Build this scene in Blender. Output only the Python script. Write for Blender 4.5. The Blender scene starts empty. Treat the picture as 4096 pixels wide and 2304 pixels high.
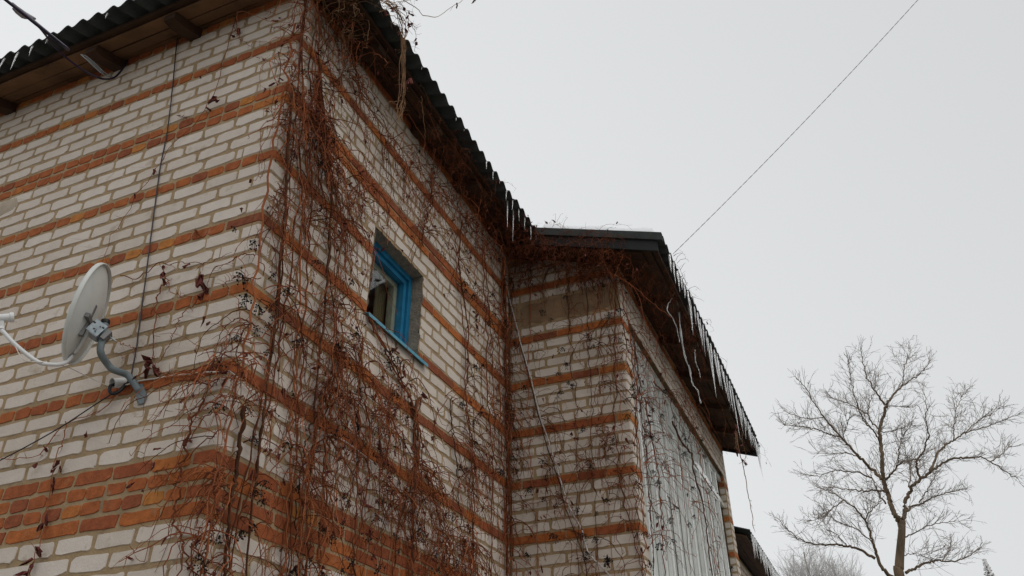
import bpy, math, random
import numpy as np
from mathutils import Matrix, Vector
random.seed(7)
rng = np.random.default_rng(11)
sc = bpy.context.scene
COL = sc.collection

# ------------------------------------------------------------------ camera
F_PX, YAW, PITCH, ROLL = 3257.986, -0.4024139, 0.5685484, -0.0063701
CAM = np.array([2.8018268, -2.8798804, -1.1513651])
cy_, sy_, cp_, sp_ = math.cos(YAW), math.sin(YAW), math.cos(PITCH), math.sin(PITCH)
FWD = np.array([sy_ * cp_, cy_ * cp_, sp_])
RGT = np.array([cy_, -sy_, 0.0])
UPV = np.cross(RGT, FWD)
cr_, sr_ = math.cos(ROLL), math.sin(ROLL)
RGT, UPV = cr_ * RGT + sr_ * UPV, -sr_ * RGT + cr_ * UPV
cam_data = bpy.data.cameras.new('camera')
cam_data.sensor_width = 36.0
cam_data.lens = F_PX / 4096 * 36.0
cam_data.clip_start = 0.05
cam_data.clip_end = 2000
cam = bpy.data.objects.new('camera', cam_data)
m = Matrix.Identity(4)
for i in range(3):
    m[i][0], m[i][1], m[i][2], m[i][3] = RGT[i], UPV[i], -FWD[i], CAM[i]
cam.matrix_world = m
COL.objects.link(cam)
sc.camera = cam

# ------------------------------------------------------------------ sky and sun
SUN_EL, SUN_AZ = math.radians(52), math.radians(112)
world = bpy.data.worlds.new('World')
sc.world = world
world.use_nodes = True
wn = world.node_tree
wn.nodes.clear()
w_out = wn.nodes.new('ShaderNodeOutputWorld')
w_bg = wn.nodes.new('ShaderNodeBackground')
w_sky = wn.nodes.new('ShaderNodeTexSky')
w_sky.sky_type = 'NISHITA'
w_sky.sun_disc = False
w_sky.sun_elevation = SUN_EL
w_sky.sun_rotation = SUN_AZ
w_sky.dust_density = 6
w_hsv = wn.nodes.new('ShaderNodeHueSaturation')
w_hsv.inputs['Saturation'].default_value = 0.05
w_mix = wn.nodes.new('ShaderNodeMixRGB')
w_mix.inputs['Fac'].default_value = 0.93
w_mix.inputs['Color2'].default_value = (7.22, 7.38, 7.50, 1)
wn.links.new(w_sky.outputs[0], w_hsv.inputs['Color'])
wn.links.new(w_hsv.outputs[0], w_mix.inputs['Color1'])
w_tc = wn.nodes.new('ShaderNodeTexCoord')
w_dot = wn.nodes.new('ShaderNodeVectorMath')
w_dot.operation = 'DOT_PRODUCT'
w_dot.inputs[1].default_value = (-0.9, 0.2, -0.35)       # the overcast is a little brighter towards the west
w_mr = wn.nodes.new('ShaderNodeMapRange')
w_mr.inputs['From Min'].default_value, w_mr.inputs['From Max'].default_value = -1, 1
w_mr.inputs['To Min'].default_value, w_mr.inputs['To Max'].default_value = 0.74, 1.26
w_sc = wn.nodes.new('ShaderNodeVectorMath')
w_sc.operation = 'SCALE'
wn.links.new(w_tc.outputs['Generated'], w_dot.inputs[0])
wn.links.new(w_dot.outputs['Value'], w_mr.inputs['Value'])
wn.links.new(w_mix.outputs[0], w_sc.inputs[0])
wn.links.new(w_mr.outputs[0], w_sc.inputs['Scale'])
wn.links.new(w_sc.outputs[0], w_bg.inputs['Color'])
w_bg.inputs['Strength'].default_value = 0.1
wn.links.new(w_bg.outputs[0], w_out.inputs['Surface'])
sun_d = bpy.data.lights.new('sun', 'SUN')
sun_d.energy = 1.0
sun_d.angle = math.radians(60)
sun_d.color = (1, 0.96, 0.9)
sun = bpy.data.objects.new('sun', sun_d)
sd = Vector((math.sin(SUN_AZ) * math.cos(SUN_EL), math.cos(SUN_AZ) * math.cos(SUN_EL), math.sin(SUN_EL)))
sun.rotation_euler = sd.to_track_quat('Z', 'Y').to_euler()
COL.objects.link(sun)
sc.view_settings.view_transform = 'Standard'
sc.view_settings.look = 'None'
sc.view_settings.exposure = 0.06
sc.view_settings.gamma = 1
sc.view_settings.use_curve_mapping = False
sc.cycles.max_bounces = 8
sc.cycles.transparent_max_bounces = 12

# ------------------------------------------------------------------ pixel to point on a wall plane
def at(px, py, axis, val):
    """point on the plane (axis = val) seen at px, py of a 2576 px wide view"""
    k = 4096 / 2576
    d = RGT * ((px * k - 2048) / F_PX) - UPV * ((py * k - 1152) / F_PX) + FWD
    return CAM + d * ((val - CAM[axis]) / d[axis])

def pix(P):
    v = np.asarray(P, float) - CAM
    z = v @ FWD
    return np.stack([2048 + F_PX * (v @ RGT) / z, 1152 - F_PX * (v @ UPV) / z], -1) * 0.25   # 1024 wide

# ------------------------------------------------------------------ materials
def mat(name, col, rough=0.8, var=0.25, scale=8.0, detail=6.0, bump=0.0, bump_scale=40.0, metal=0.0, spec=0.3,
        tone=None, dirt=None, trans=0.0, ior=1.45, alpha=None, stretch=None):
    mt = bpy.data.materials.new(name)
    mt.use_nodes = True
    nt = mt.node_tree
    b = nt.nodes['Principled BSDF']
    b.inputs['Roughness'].default_value = rough
    b.inputs['Metallic'].default_value = metal
    b.inputs['Specular IOR Level'].default_value = spec
    b.inputs['Transmission Weight'].default_value = trans
    b.inputs['IOR'].default_value = ior
    tc = nt.nodes.new('ShaderNodeNewGeometry')
    src = tc.outputs['Position']
    if stretch:
        mp = nt.nodes.new('ShaderNodeMapping')
        mp.inputs['Scale'].default_value = stretch
        nt.links.new(src, mp.inputs['Vector'])
        src = mp.outputs[0]
    n = nt.nodes.new('ShaderNodeTexNoise')
    n.inputs['Scale'].default_value = scale
    n.inputs['Detail'].default_value = detail
    nt.links.new(src, n.inputs['Vector'])
    rp = nt.nodes.new('ShaderNodeValToRGB')
    rp.color_ramp.elements[0].position = 0.3
    rp.color_ramp.elements[1].position = 0.7
    lo = tuple(c * (1 - var) for c in col) + (1,)
    hi = tuple(min(1, c * (1 + var)) for c in col) + (1,)
    rp.color_ramp.elements[0].color = lo
    rp.color_ramp.elements[1].color = hi
    nt.links.new(n.outputs['Fac'], rp.inputs['Fac'])
    out = rp.outputs['Color']
    if tone:     # list of colours, chosen by the piece's own tone value
        at_ = nt.nodes.new('ShaderNodeAttribute')
        at_.attribute_name = 'tone'
        r2 = nt.nodes.new('ShaderNodeValToRGB')
        els = r2.color_ramp.elements
        while len(els) < len(tone):
            els.new(0.5)
        for i, c in enumerate(tone):
            els[i].position = i / (len(tone) - 1)
            els[i].color = tuple(c) + (1,)
        nt.links.new(at_.outputs['Fac'], r2.inputs['Fac'])
        mx = nt.nodes.new('ShaderNodeMixRGB')
        mx.blend_type = 'MULTIPLY'
        mx.inputs['Fac'].default_value = 1
        g = nt.nodes.new('ShaderNodeValToRGB')
        g.color_ramp.elements[0].position, g.color_ramp.elements[1].position = 0.3, 0.7
        g.color_ramp.elements[0].color = (1 - var,) * 3 + (1,)
        g.color_ramp.elements[1].color = (1, 1, 1, 1)
        nt.links.new(n.outputs['Fac'], g.inputs['Fac'])
        nt.links.new(r2.outputs[0], mx.inputs['Color1'])
        nt.links.new(g.outputs[0], mx.inputs['Color2'])
        out = mx.outputs[0]
    if dirt:     # (colour, scale, threshold, amount): stains with a shape of their own
        dc, ds, dt, da = dirt
        n2 = nt.nodes.new('ShaderNodeTexNoise')
        n2.inputs['Scale'].default_value = ds
        n2.inputs['Detail'].default_value = 8
        n2.inputs['Roughness'].default_value = 0.65
        nt.links.new(tc.outputs['Position'], n2.inputs['Vector'])
        r3 = nt.nodes.new('ShaderNodeValToRGB')
        r3.color_ramp.elements[0].position = dt
        r3.color_ramp.elements[1].position = min(1, dt + 0.12)
        r3.color_ramp.elements[0].color = (0, 0, 0, 1)
        r3.color_ramp.elements[1].color = (da, da, da, 1)
        nt.links.new(n2.outputs['Fac'], r3.inputs['Fac'])
        m2 = nt.nodes.new('ShaderNodeMixRGB')
        m2.inputs['Color2'].default_value = tuple(dc) + (1,)
        nt.links.new(r3.outputs[0], m2.inputs['Fac'])
        nt.links.new(out, m2.inputs['Color1'])
        out = m2.outputs[0]
    nt.links.new(out, b.inputs['Base Color'])
    if bump:
        n3 = nt.nodes.new('ShaderNodeTexNoise')
        n3.inputs['Scale'].default_value = bump_scale
        n3.inputs['Detail'].default_value = 5
        nt.links.new(src, n3.inputs['Vector'])
        bp = nt.nodes.new('ShaderNodeBump')
        bp.inputs['Strength'].default_value = bump
        bp.inputs['Distance'].default_value = 0.01
        nt.links.new(n3.outputs['Fac'], bp.inputs['Height'])
        nt.links.new(bp.outputs[0], b.inputs['Normal'])
    return mt

M_WHITE = mat('silicate_brick', (0.6, 0.55, 0.49), 0.9, 0.10, 14, bump=0.25, bump_scale=90,
              tone=[(0.47, 0.395, 0.33), (0.59, 0.515, 0.445), (0.635, 0.562, 0.495), (0.68, 0.61, 0.545)],
              dirt=((0.32, 0.245, 0.165), 7.0, 0.575, 0.6))
M_RED = mat('red_clay_brick', (0.3, 0.1, 0.04), 0.9, 0.35, 22, bump=0.5, bump_scale=70,
            tone=[(0.25, 0.078, 0.038), (0.33, 0.092, 0.037), (0.40, 0.115, 0.038), (0.47, 0.145, 0.038), (0.54, 0.225, 0.055)],
            dirt=((0.27, 0.21, 0.14), 9.0, 0.60, 0.6))
M_MORTAR = mat('mortar', (0.335, 0.24, 0.14), 0.95, 0.18, 9, bump=0.6, bump_scale=55, dirt=((0.16, 0.12, 0.08), 4.0, 0.58, 0.7))
M_PLASTER = mat('lintel_plaster', (0.245, 0.16, 0.095), 0.95, 0.25, 5, bump=0.5, bump_scale=30, dirt=((0.27, 0.1, 0.05), 3.0, 0.60, 0.6))
M_REVEAL = mat('reveal_render', (0.25, 0.21, 0.165), 0.95, 0.2, 20, bump=0.9, bump_scale=60, dirt=((0.18, 0.145, 0.10), 12, 0.56, 0.6))
M_WOOD_D = mat('damp_eave_board', (0.065, 0.034, 0.02), 0.85, 0.35, 3, bump=0.3, bump_scale=20, dirt=((0.03, 0.02, 0.015), 5, 0.5, 0.7))  # darker brown boards for the right and annex eaves
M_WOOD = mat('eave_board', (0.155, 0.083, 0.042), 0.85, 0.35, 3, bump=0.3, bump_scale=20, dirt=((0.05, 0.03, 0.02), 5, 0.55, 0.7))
M_RAFTER = mat('rafter_wood', (0.055, 0.028, 0.016), 0.85, 0.3, 6, bump=0.3)
M_DARKBOARD = mat('verge_board', (0.012, 0.013, 0.013), 0.6, 0.3, 6, bump=0.2)
M_SLATE = mat('weathered_fibre_cement', (0.045, 0.050, 0.050), 0.9, 0.3, 7, bump=0.5, bump_scale=60, dirt=((0.05, 0.062, 0.035), 10, 0.55, 0.6))
M_SNOW = mat('snow', (0.85, 0.87, 0.9), 0.7, 0.04, 20, bump=0.3, spec=0.2)
M_BLUE = mat('blue_paint', (0.008, 0.15, 0.29), 0.5, 0.22, 10, bump=0.3, bump_scale=50, spec=0.4, dirt=((0.20, 0.22, 0.20), 38, 0.66, 0.7))
M_BLUETIN = mat('blue_tin', (0.10, 0.30, 0.40), 0.4, 0.15, 25, spec=0.5, dirt=((0.05, 0.08, 0.1), 20, 0.62, 0.5))
M_SASH = mat('old_sash_paint', (0.34, 0.335, 0.27), 0.6, 0.15, 15)
M_CURTAIN = mat('curtain', (0.14, 0.11, 0.06), 0.9, 0.3, 6, stretch=(40, 40, 1))
M_DARK = mat('dark_room', (0.06, 0.055, 0.045), 0.9, 0.2, 4)
M_BOARD = mat('pale_green_paint', (0.40, 0.44, 0.405), 0.2, 0.10, 5, bump=0.08, bump_scale=25, stretch=(14, 14, 1.2),
              tone=[(0.68, 0.72, 0.67), (0.76, 0.80, 0.76), (0.82, 0.85, 0.82)], dirt=((0.2, 0.19, 0.15), 6, 0.60, 0.5))
M_VPANE = mat('pale_pane', (0.55, 0.59, 0.56), 0.06, 0.1, 3, spec=0.8)
M_WHITEP = mat('white_window_paint', (0.78, 0.80, 0.78), 0.22, 0.06, 8, dirt=((0.35, 0.34, 0.28), 9, 0.62, 0.5))
M_DISH = mat('dish_paint', (0.60, 0.62, 0.60), 0.5, 0.08, 6, spec=0.4, dirt=((0.26, 0.25, 0.21), 9, 0.60, 0.35))
M_LNB = mat('white_plastic', (0.68, 0.69, 0.69), 0.4, 0.04, 6, spec=0.5)
M_ZINC = mat('galvanised_steel', (0.34, 0.39, 0.42), 0.45, 0.2, 40, metal=0.4)
M_MAST = mat('grey_mast_paint', (0.16, 0.195, 0.21), 0.5, 0.12, 15, spec=0.4)
M_BLACK = mat('black_rubber', (0.012, 0.012, 0.013), 0.5, 0.2, 10, spec=0.4)
M_CABLE = mat('dark_cable', (0.03, 0.022, 0.03), 0.45, 0.2, 10, spec=0.4)
M_WCABLE = mat('white_cable', (0.62, 0.58, 0.53), 0.5, 0.15, 20, spec=0.4)
M_GREYWIRE = mat('grey_wire', (0.2, 0.2, 0.2), 0.5, 0.2, 20, metal=0.4)
M_VINE = mat('vine_bark', (0.20, 0.070, 0.030), 0.85, 0.3, 3.5, spec=0.2, tone=[(0.055, 0.021, 0.012), (0.175, 0.052, 0.022), (0.30, 0.088, 0.033), (0.42, 0.145, 0.058)])
M_VINE_D = mat('old_vine_bark', (0.085, 0.038, 0.02), 0.9, 0.4, 6, spec=0.2, bump=0.5)
M_VINE_T = mat('tan_vine_bark', (0.22, 0.125, 0.065), 0.85, 0.3, 6, spec=0.2)
M_LEAF = mat('dry_leaf', (0.10, 0.022, 0.016), 0.75, 0.45, 30, spec=0.3)
M_BERRY = mat('black_berry', (0.010, 0.008, 0.009), 0.65, 0.3, 30, spec=0.2)
M_ICE = mat('ice', (0.92, 0.94, 0.95), 0.07, 0.05, 20, bump=0.5, bump_scale=60, spec=0.6, trans=0.55, ior=1.31)
M_BARK = mat('tree_bark', (0.15, 0.108, 0.07), 0.9, 0.35, 6, bump=0.6, bump_scale=14, stretch=(1, 1, .35))
M_TWIG = mat('tree_twig', (0.22, 0.185, 0.155), 0.9, 0.2, 3)
M_FAR = mat('far_twig', (0.55, 0.54, 0.53), 0.9, 0.15, 3)  # distance haze put into the twigs' pale grey colour
M_SPRUCE = mat('spruce_needles', (0.02, 0.035, 0.018), 0.85, 0.4, 2)
M_GROUND = mat('winter_ground', (0.20, 0.185, 0.16), 0.95, 0.35, 1.2, bump=0.5, bump_scale=9, dirt=((0.75, 0.77, 0.8), 0.5, 0.56, 0.9))
gm = bpy.data.materials.new('window_glass')
gm.use_nodes = True
nt = gm.node_tree
nt.nodes.clear()
o_ = nt.nodes.new('ShaderNodeOutputMaterial')
mixs = nt.nodes.new('ShaderNodeMixShader')
tr = nt.nodes.new('ShaderNodeBsdfTransparent')
tr.inputs[0].default_value = (0.96, 0.98, 0.96, 1)
gl = nt.nodes.new('ShaderNodeBsdfGlossy')
gl.inputs['Roughness'].default_value = 0.02
fr = nt.nodes.new('ShaderNodeLayerWeight')
fr.inputs['Blend'].default_value = 0.5
pw = nt.nodes.new('ShaderNodeMath')
pw.operation = 'POWER'
pw.inputs[1].default_value = 4.0
ma = nt.nodes.new('ShaderNodeMath')
ma.operation = 'MULTIPLY_ADD'
ma.inputs[1].default_value = 0.9
ma.inputs[2].default_value = 0.06
nt.links.new(fr.outputs['Facing'], pw.inputs[0])
nt.links.new(pw.outputs[0], ma.inputs[0])
nt.links.new(ma.outputs[0], mixs.inputs[0])
nt.links.new(tr.outputs[0], mixs.inputs[1])
nt.links.new(gl.outputs[0], mixs.inputs[2])
nt.links.new(mixs.outputs[0], o_.inputs[0])
M_GLASS = gm

for m_ in (M_BOARD, M_WHITEP, M_VPANE):      # glossy, wet oil paint and glass
    b_ = m_.node_tree.nodes['Principled BSDF']
    b_.inputs['Coat Weight'].default_value = 1.0
    b_.inputs['Coat Roughness'].default_value = 0.12
    b_.inputs['Coat IOR'].default_value = 1.6

# ------------------------------------------------------------------ builders
def mesh_from(name, verts, faces, mt, tone=None, smooth=False):
    me = bpy.data.meshes.new(name)
    me.from_pydata([tuple(v) for v in verts], [], [tuple(f) for f in faces])
    if isinstance(mt, (list, tuple)):
        for x in mt:
            me.materials.append(x)
    else:
        me.materials.append(mt)
    if tone is not None:
        a = me.attributes.new('tone', 'FLOAT', 'POINT')
        t = np.full(len(verts), tone, np.float32) if np.isscalar(tone) else np.asarray(tone, np.float32)
        a.data.foreach_set('value', t)
    if smooth:
        me.polygons.foreach_set('use_smooth', np.ones(len(me.polygons), bool))
    me.update()
    return me

def obj(name, me, parent=None, **props):
    o = bpy.data.objects.new(name, me)
    COL.objects.link(o)
    if parent is not None:
        o.parent = parent
        o.matrix_parent_inverse = Matrix.Translation(-Vector(WORLD_LOC.get(parent.name, (0, 0, 0))))
    for k_, v_ in props.items():
        o[k_] = v_
    return o

WORLD_LOC = {}
def thing(name, label, cat, loc=(0, 0, 0), group=None):
    o = bpy.data.objects.new(name, None)
    o.empty_display_size = 0.1
    COL.objects.link(o)
    o.location = loc
    WORLD_LOC[o.name] = tuple(loc)
    o['label'] = label
    o['category'] = cat
    if group:
        o['group'] = group
    return o

class MB:
    """collects shapes into one mesh"""
    def __init__(s):
        s.v, s.f, s.t, s.n = [], [], [], 0
    def add(s, v, f, tone=0.5):
        v = np.asarray(v, float)
        s.v.append(v)
        s.f.extend([tuple(int(i) + s.n for i in q) for q in f])
        s.t.append(np.full(len(v), tone) if np.isscalar(tone) else np.asarray(tone))
        s.n += len(v)
    def tube(s, pts, rad, k=4, tone=0.5, cap=True):
        v, f = tube(pts, rad, k, cap)
        s.add(v, f, tone)
    def box(s, lo, hi, tone=0.5, bev=0.0):
        v, f = box(lo, hi)
        s.add(v, f, tone)
    def mesh(s, name, mt, smooth=False):
        return mesh_from(name, np.concatenate(s.v) if s.v else np.zeros((0, 3)), s.f, mt, np.concatenate(s.t) if s.t else None, smooth)

def tube(pts, rad, k=4, cap=True):
    P = np.asarray(pts, float)
    n = len(P)
    R = np.full(n, rad) if np.isscalar(rad) else np.asarray(rad, float)
    T = np.gradient(P, axis=0)
    T /= np.linalg.norm(T, axis=1)[:, None] + 1e-12
    ref = np.array([0.31, 0.17, 0.93]) if abs(T[:, 2].mean()) < 0.8 else np.array([0.93, 0.31, 0.17])
    A = np.cross(T, ref)
    A /= np.linalg.norm(A, axis=1)[:, None] + 1e-12
    B = np.cross(T, A)
    ang = np.arange(k) * 2 * math.pi / k
    V = (P[:, None] + R[:, None, None] * (np.cos(ang)[None, :, None] * A[:, None] + np.sin(ang)[None, :, None] * B[:, None])).reshape(-1, 3)
    F = []
    for i in range(n - 1):
        for j in range(k):
            a, b = i * k + j, i * k + (j + 1) % k
            F.append((a, b, b + k, a + k))
    if cap:
        F.append(tuple(range(k))[::-1])
        F.append(tuple(range((n - 1) * k, n * k)))
    return V, F

def box(lo, hi):
    x0, y0, z0 = lo
    x1, y1, z1 = hi
    v = [(x0, y0, z0), (x1, y0, z0), (x1, y1, z0), (x0, y1, z0), (x0, y0, z1), (x1, y0, z1), (x1, y1, z1), (x0, y1, z1)]
    f = [(3, 2, 1, 0), (4, 5, 6, 7), (0, 1, 5, 4), (1, 2, 6, 5), (2, 3, 7, 6), (3, 0, 4, 7)]
    return v, f

def prism(poly, axis, a, b):
    """polygon (2D, in the two other axes in order) extruded along axis from a to b"""
    n = len(poly)
    v = []
    for t in (a, b):
        for p in poly:
            q = list(p)
            q.insert(axis, t)
            v.append(q)
    f = [tuple(range(n))[::-1], tuple(range(n, 2 * n))] + [(i, (i + 1) % n, n + (i + 1) % n, n + i) for i in range(n)]
    return v, f

def smooth_path(pts, n=24):
    P = np.asarray(pts, float)
    if len(P) < 3:
        return P[0] + (P[-1] - P[0]) * np.linspace(0, 1, n)[:, None]
    Q = np.vstack([2 * P[0] - P[1], P, 2 * P[-1] - P[-2]])
    out = []
    seg = len(P) - 1
    for u in np.linspace(0, seg - 1e-6, n):
        i = int(u)
        t = u - i
        p0, p1, p2, p3 = Q[i], Q[i + 1], Q[i + 2], Q[i + 3]
        out.append(0.5 * ((2 * p1) + (-p0 + p2) * t + (2 * p0 - 5 * p1 + 4 * p2 - p3) * t * t + (-p0 + 3 * p1 - 3 * p2 + p3) * t ** 3))
    return np.array(out)

# ------------------------------------------------------------------ measures
HW, HR = 0.100, 0.08443
L, W = 3.6197, 1.1507
GZ = -2.75
B7t = 4 * HR
zb6 = B7t + 4 * HW
zb5 = zb6 + HR + 4 * HW
zb4 = zb5 + HR + 4 * HW
zb3 = zb4 + HR + 4 * HW
zb2 = zb3 + HR + 4 * HW
zb1 = zb2 + 2 * HR + 4 * HW
ztop = zb1 + HR + 4 * HW
# courses: (z0, height, colour), from below the frame to under the eaves
COURSES = []
z = -9 * HW
for i in range(9):
    COURSES.append((z + i * HW, HW, 'w', i))
for i in range(4):
    COURSES.append((i * HR, HR, 'b', i))
z = B7t
for band in (1, 1, 1, 1, 2, 1):
    for i in range(4):
        COURSES.append((z, HW, 'w', i + 1))
        z += HW
    for i in range(band):
        COURSES.append((z, HR, 'r', i))
        z += HR
for i in range(4):
    COURSES.append((z, HW, 'w', i + 1))
    z += HW
COURSES.append((z, HR, 'r', 0))
WALL_TOP = z + HR

# roof geometry
SL = 0.345
OV = 0.4316
ZC = 3.793
def crest(d):       # height of the sheet's crest line at distance d outside the wall
    return ZC + SL * (OV - d)

# ------------------------------------------------------------------ ground
gv = [(-400, -400, GZ), (400, -400, GZ), (400, 400, GZ), (-400, 400, GZ)]
obj('ground', mesh_from('ground', gv, [(0, 1, 2, 3)], M_GROUND), kind='structure')

# ------------------------------------------------------------------ the house
house = thing('brick_house', 'white and orange banded brick house overgrown with bare creeper', 'house', (0, 0, GZ))

def wall_mesh(name, path, z0, z1, mt=M_MORTAR):
    """mortar face swept along a plan path, outward on the left of travel"""
    n = len(path)
    zs = np.linspace(z0, z1, 2)
    v = [(p[0], p[1], q) for q in zs for p in path]
    f = [(i, i + 1, n + i + 1, n + i) for i in range(n - 1)]
    return mesh_from(name, v, f, mt)

RC = 0.014      # worn corner radius
arc = [(-RC + RC * math.sin(a), RC - RC * math.cos(a)) for a in np.linspace(0, math.pi / 2, 5)]
left_wall = obj('wall', None, house) if False else None
WIN = dict(y0=1.145, y1=1.872, z0=1.712, z1=2.462)

def quad_wall(rects, to3, name, extra=None):
    v, f = [], []
    for (a0, a1, b0, b1) in rects:
        i = len(v)
        v += [to3(a0, b0), to3(a1, b0), to3(a1, b1), to3(a0, b1)]
        f.append((i, i + 1, i + 2, i + 3))
    if extra:
        for vv, ff in extra:
            i = len(v)
            v += vv
            f += [tuple(k + i for k in q) for q in ff]
    return mesh_from(name, v, f, M_MORTAR)

ZTOPW = 4.1
n_arc = len(arc)
arc_v = [(p[0], p[1], q) for q in (GZ, WALL_TOP + 0.02) for p in arc]
arc_f = [(i, i + 1, n_arc + i + 1, n_arc + i) for i in range(n_arc - 1)]
wall_l = obj('wall', quad_wall([(-5.2, -RC, GZ, WALL_TOP + 0.02)], lambda a, b: (a, 0, b), 'wall', [(arc_v, arc_f)]), house)
y0, y1, z0, z1 = WIN['y0'], WIN['y1'], WIN['z0'], WIN['z1']
wall_r = obj('wall', quad_wall([(RC, y0, GZ, WALL_TOP + .02), (y1, L, GZ, WALL_TOP + .02), (y0, y1, GZ, z0), (y0, y1, z1, WALL_TOP + .02)],
                               lambda a, b: (0, a, b), 'wall'), house)
wall_s = obj('wall', quad_wall([(0, W - RC, GZ, 3.72)], lambda a, b: (a, L, b), 'wall',
             [([(W - RC + RC * math.sin(a), L + RC - RC * math.cos(a), q) for q in (GZ, 3.5) for a in np.linspace(0, math.pi / 2, 4)],
               [(i, i + 1, 5 + i, 4 + i) for i in range(3)])]), house)
TY0, TY1, TZ1, TREC = L + 0.25, 8.69, 2.90, 0.09       # verandah opening in the third wall
wall_t = obj('wall', quad_wall([(L + RC, TY0, GZ, 3.5), (TY1, 8.95, GZ, 3.5), (TY0, TY1, TZ1, 3.5)], lambda a, b: (W, a, b), 'wall',
             [([(W, TY0, GZ), (W - TREC, TY0, GZ), (W - TREC, TY0, TZ1), (W, TY0, TZ1)], [(0, 1, 2, 3)]),
              ([(W, TY1, GZ), (W - TREC, TY1, GZ), (W - TREC, TY1, TZ1), (W, TY1, TZ1)], [(3, 2, 1, 0)]),
              ([(W, TY0, TZ1), (W - TREC, TY0, TZ1), (W - TREC, TY1, TZ1), (W, TY1, TZ1)], [(0, 1, 2, 3)]),
              ([(W, 8.95, GZ), (W - 1.2, 8.95, GZ), (W - 1.2, 8.95, 3.5), (W, 8.95, 3.5)], [(0, 1, 2, 3)])]), house)

obj('wall', mesh_from('wall', [(-5.2, 0, GZ), (-5.2, 9, GZ), (-5.2, 9, 3.85), (-5.2, 0, 3.85), (-.1, 9, GZ), (-.1, 9, 3.85)], [(0, 3, 2, 1), (1, 2, 5, 4)], M_MORTAR), house)

# ---- bricks
def brick_variant(w, h, tone, rmin, rmax, jit=0.0025, d=0.0045):
    pts = []
    cs = [(-1, -1), (1, -1), (1, 1), (-1, 1)]
    for ci, (sx, sz) in enumerate(cs):
        r = rng.uniform(rmin, rmax)
        rx, rz = r * rng.uniform(0.9, 1.5), r * rng.uniform(0.7, 1.0)
        cx_, cz_ = sx * (w / 2 - rx), sz * (h / 2 - rz)
        a0 = math.pi + ci * math.pi / 2
        for a in (0.08, 0.5, 0.92):
            t = a0 + a * math.pi / 2
            pts.append((cx_ + rx * math.cos(t), cz_ + rz * math.sin(t)))
        if ci in (0, 2) and w > 0.15:
            for u in (-0.3, 0.25):
                uu = u if ci == 0 else -u
                pts.append((uu * w, sz * h / 2))
    P = np.array(pts) + rng.normal(0, jit, (len(pts), 2))
    n = len(P)
    sc_ = np.array([1 - 0.006 / w, 1 - 0.006 / h])
    v = [(p[0] * sc_[0], -d + rng.normal(0, .0006), p[1] * sc_[1]) for p in P] + [(p[0], 0.003, p[1]) for p in P]
    f = [tuple(range(n))] + [(i + n, (i + 1) % n + n, (i + 1) % n, i) for i in range(n)]
    return np.array(v), f, tone

VAR = {}
def variants(kind, w, h, n, tones, rmin, rmax, mt, jit=0.0028, d=.0045):
    VAR[kind] = []
    for i in range(n):
        v, f, t = brick_variant(w, h, tones(), rmin, rmax, jit, d)
        VAR[kind].append((v, f, t, mesh_from(kind, v, f, mt, t)))
tw = lambda: float(np.clip(rng.beta(3.5, 2.0), 0, 1))
trd = lambda: float(rng.beta(2.3, 2.2))
MJ = 0.0215
variants('ws', 0.26 - MJ, HW - MJ, 28, tw, .008, .027, M_WHITE)
variants('wh', 0.13 - MJ, HW - MJ, 12, tw, .008, .024, M_WHITE)
variants('rh', 0.13 - .009, HR - .017, 18, trd, .008, .026, M_RED, .003, .005)
variants('rs', 0.26 - .014, HR - .016, 18, trd, .006, .02, M_RED, .003, .005)
variants('rs2', 0.26 - .006, HR - .014, 14, lambda: float(rng.beta(2.2, 2.4)), .004, .012, M_RED, .002, .007)
variants('ws_t', 0.26 - MJ * 1.6, HW * .8 - MJ, 8, tw, .012, .03, M_WHITE)

MATS = {'left': (lambda a, z: (a, 0, z), 0.0), 'right': (lambda a, z: (0, a, z), math.pi / 2),
        'second': (lambda a, z: (a, L, z), 0.0), 'third': (lambda a, z: (W, a, z), math.pi / 2)}
BR = []     # (area, wall, kind, variant, position, rotz)
def put(wall, a, z, kind, sx=1.0):
    f, rz = MATS[wall]
    BR.append([0.0, wall, kind, int(rng.integers(len(VAR[kind]))), np.array(f(a, z)), rz, sx])

def fill(wall, a0, a1, zc, kind, pitch, phase, holes=()):
    """lay pieces of a pitch along a course between a0 and a1"""
    k0 = int(math.floor((a0 - phase) / pitch)) - 1
    a = phase + k0 * pitch
    h = 0.09
    while a < a1:
        s, e = max(a, a0), min(a + pitch, a1)
        segs = [(s, e)]
        for (h0, h1) in holes:
            nx = []
            for (p, q) in segs:
                if q <= h0 or p >= h1:
                    nx.append((p, q))
                else:
                    if p < h0: nx.append((p, h0))
                    if q > h1: nx.append((h1, q))
            segs = nx
        for (p, q) in segs:
            wdt = q - p
            if wdt < 0.045:
                continue
            c = (p + q) / 2
            if kind == 'w':
                kd, full = ('ws', .26) if wdt > .18 else ('wh', .13)
            elif kind == 'h':
                kd, full = 'rh', .13
            elif kind == 's':
                kd, full = ('rs', .26) if wdt > .18 else ('rh', .13)
            else:
                kd, full = ('rs2', .26) if wdt > .18 else ('rh', .13)
            put(wall, c + rng.normal(0, .002), zc + rng.normal(0, .0015), kd, wdt / full * rng.uniform(.985, 1.01))
        a += pitch

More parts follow.
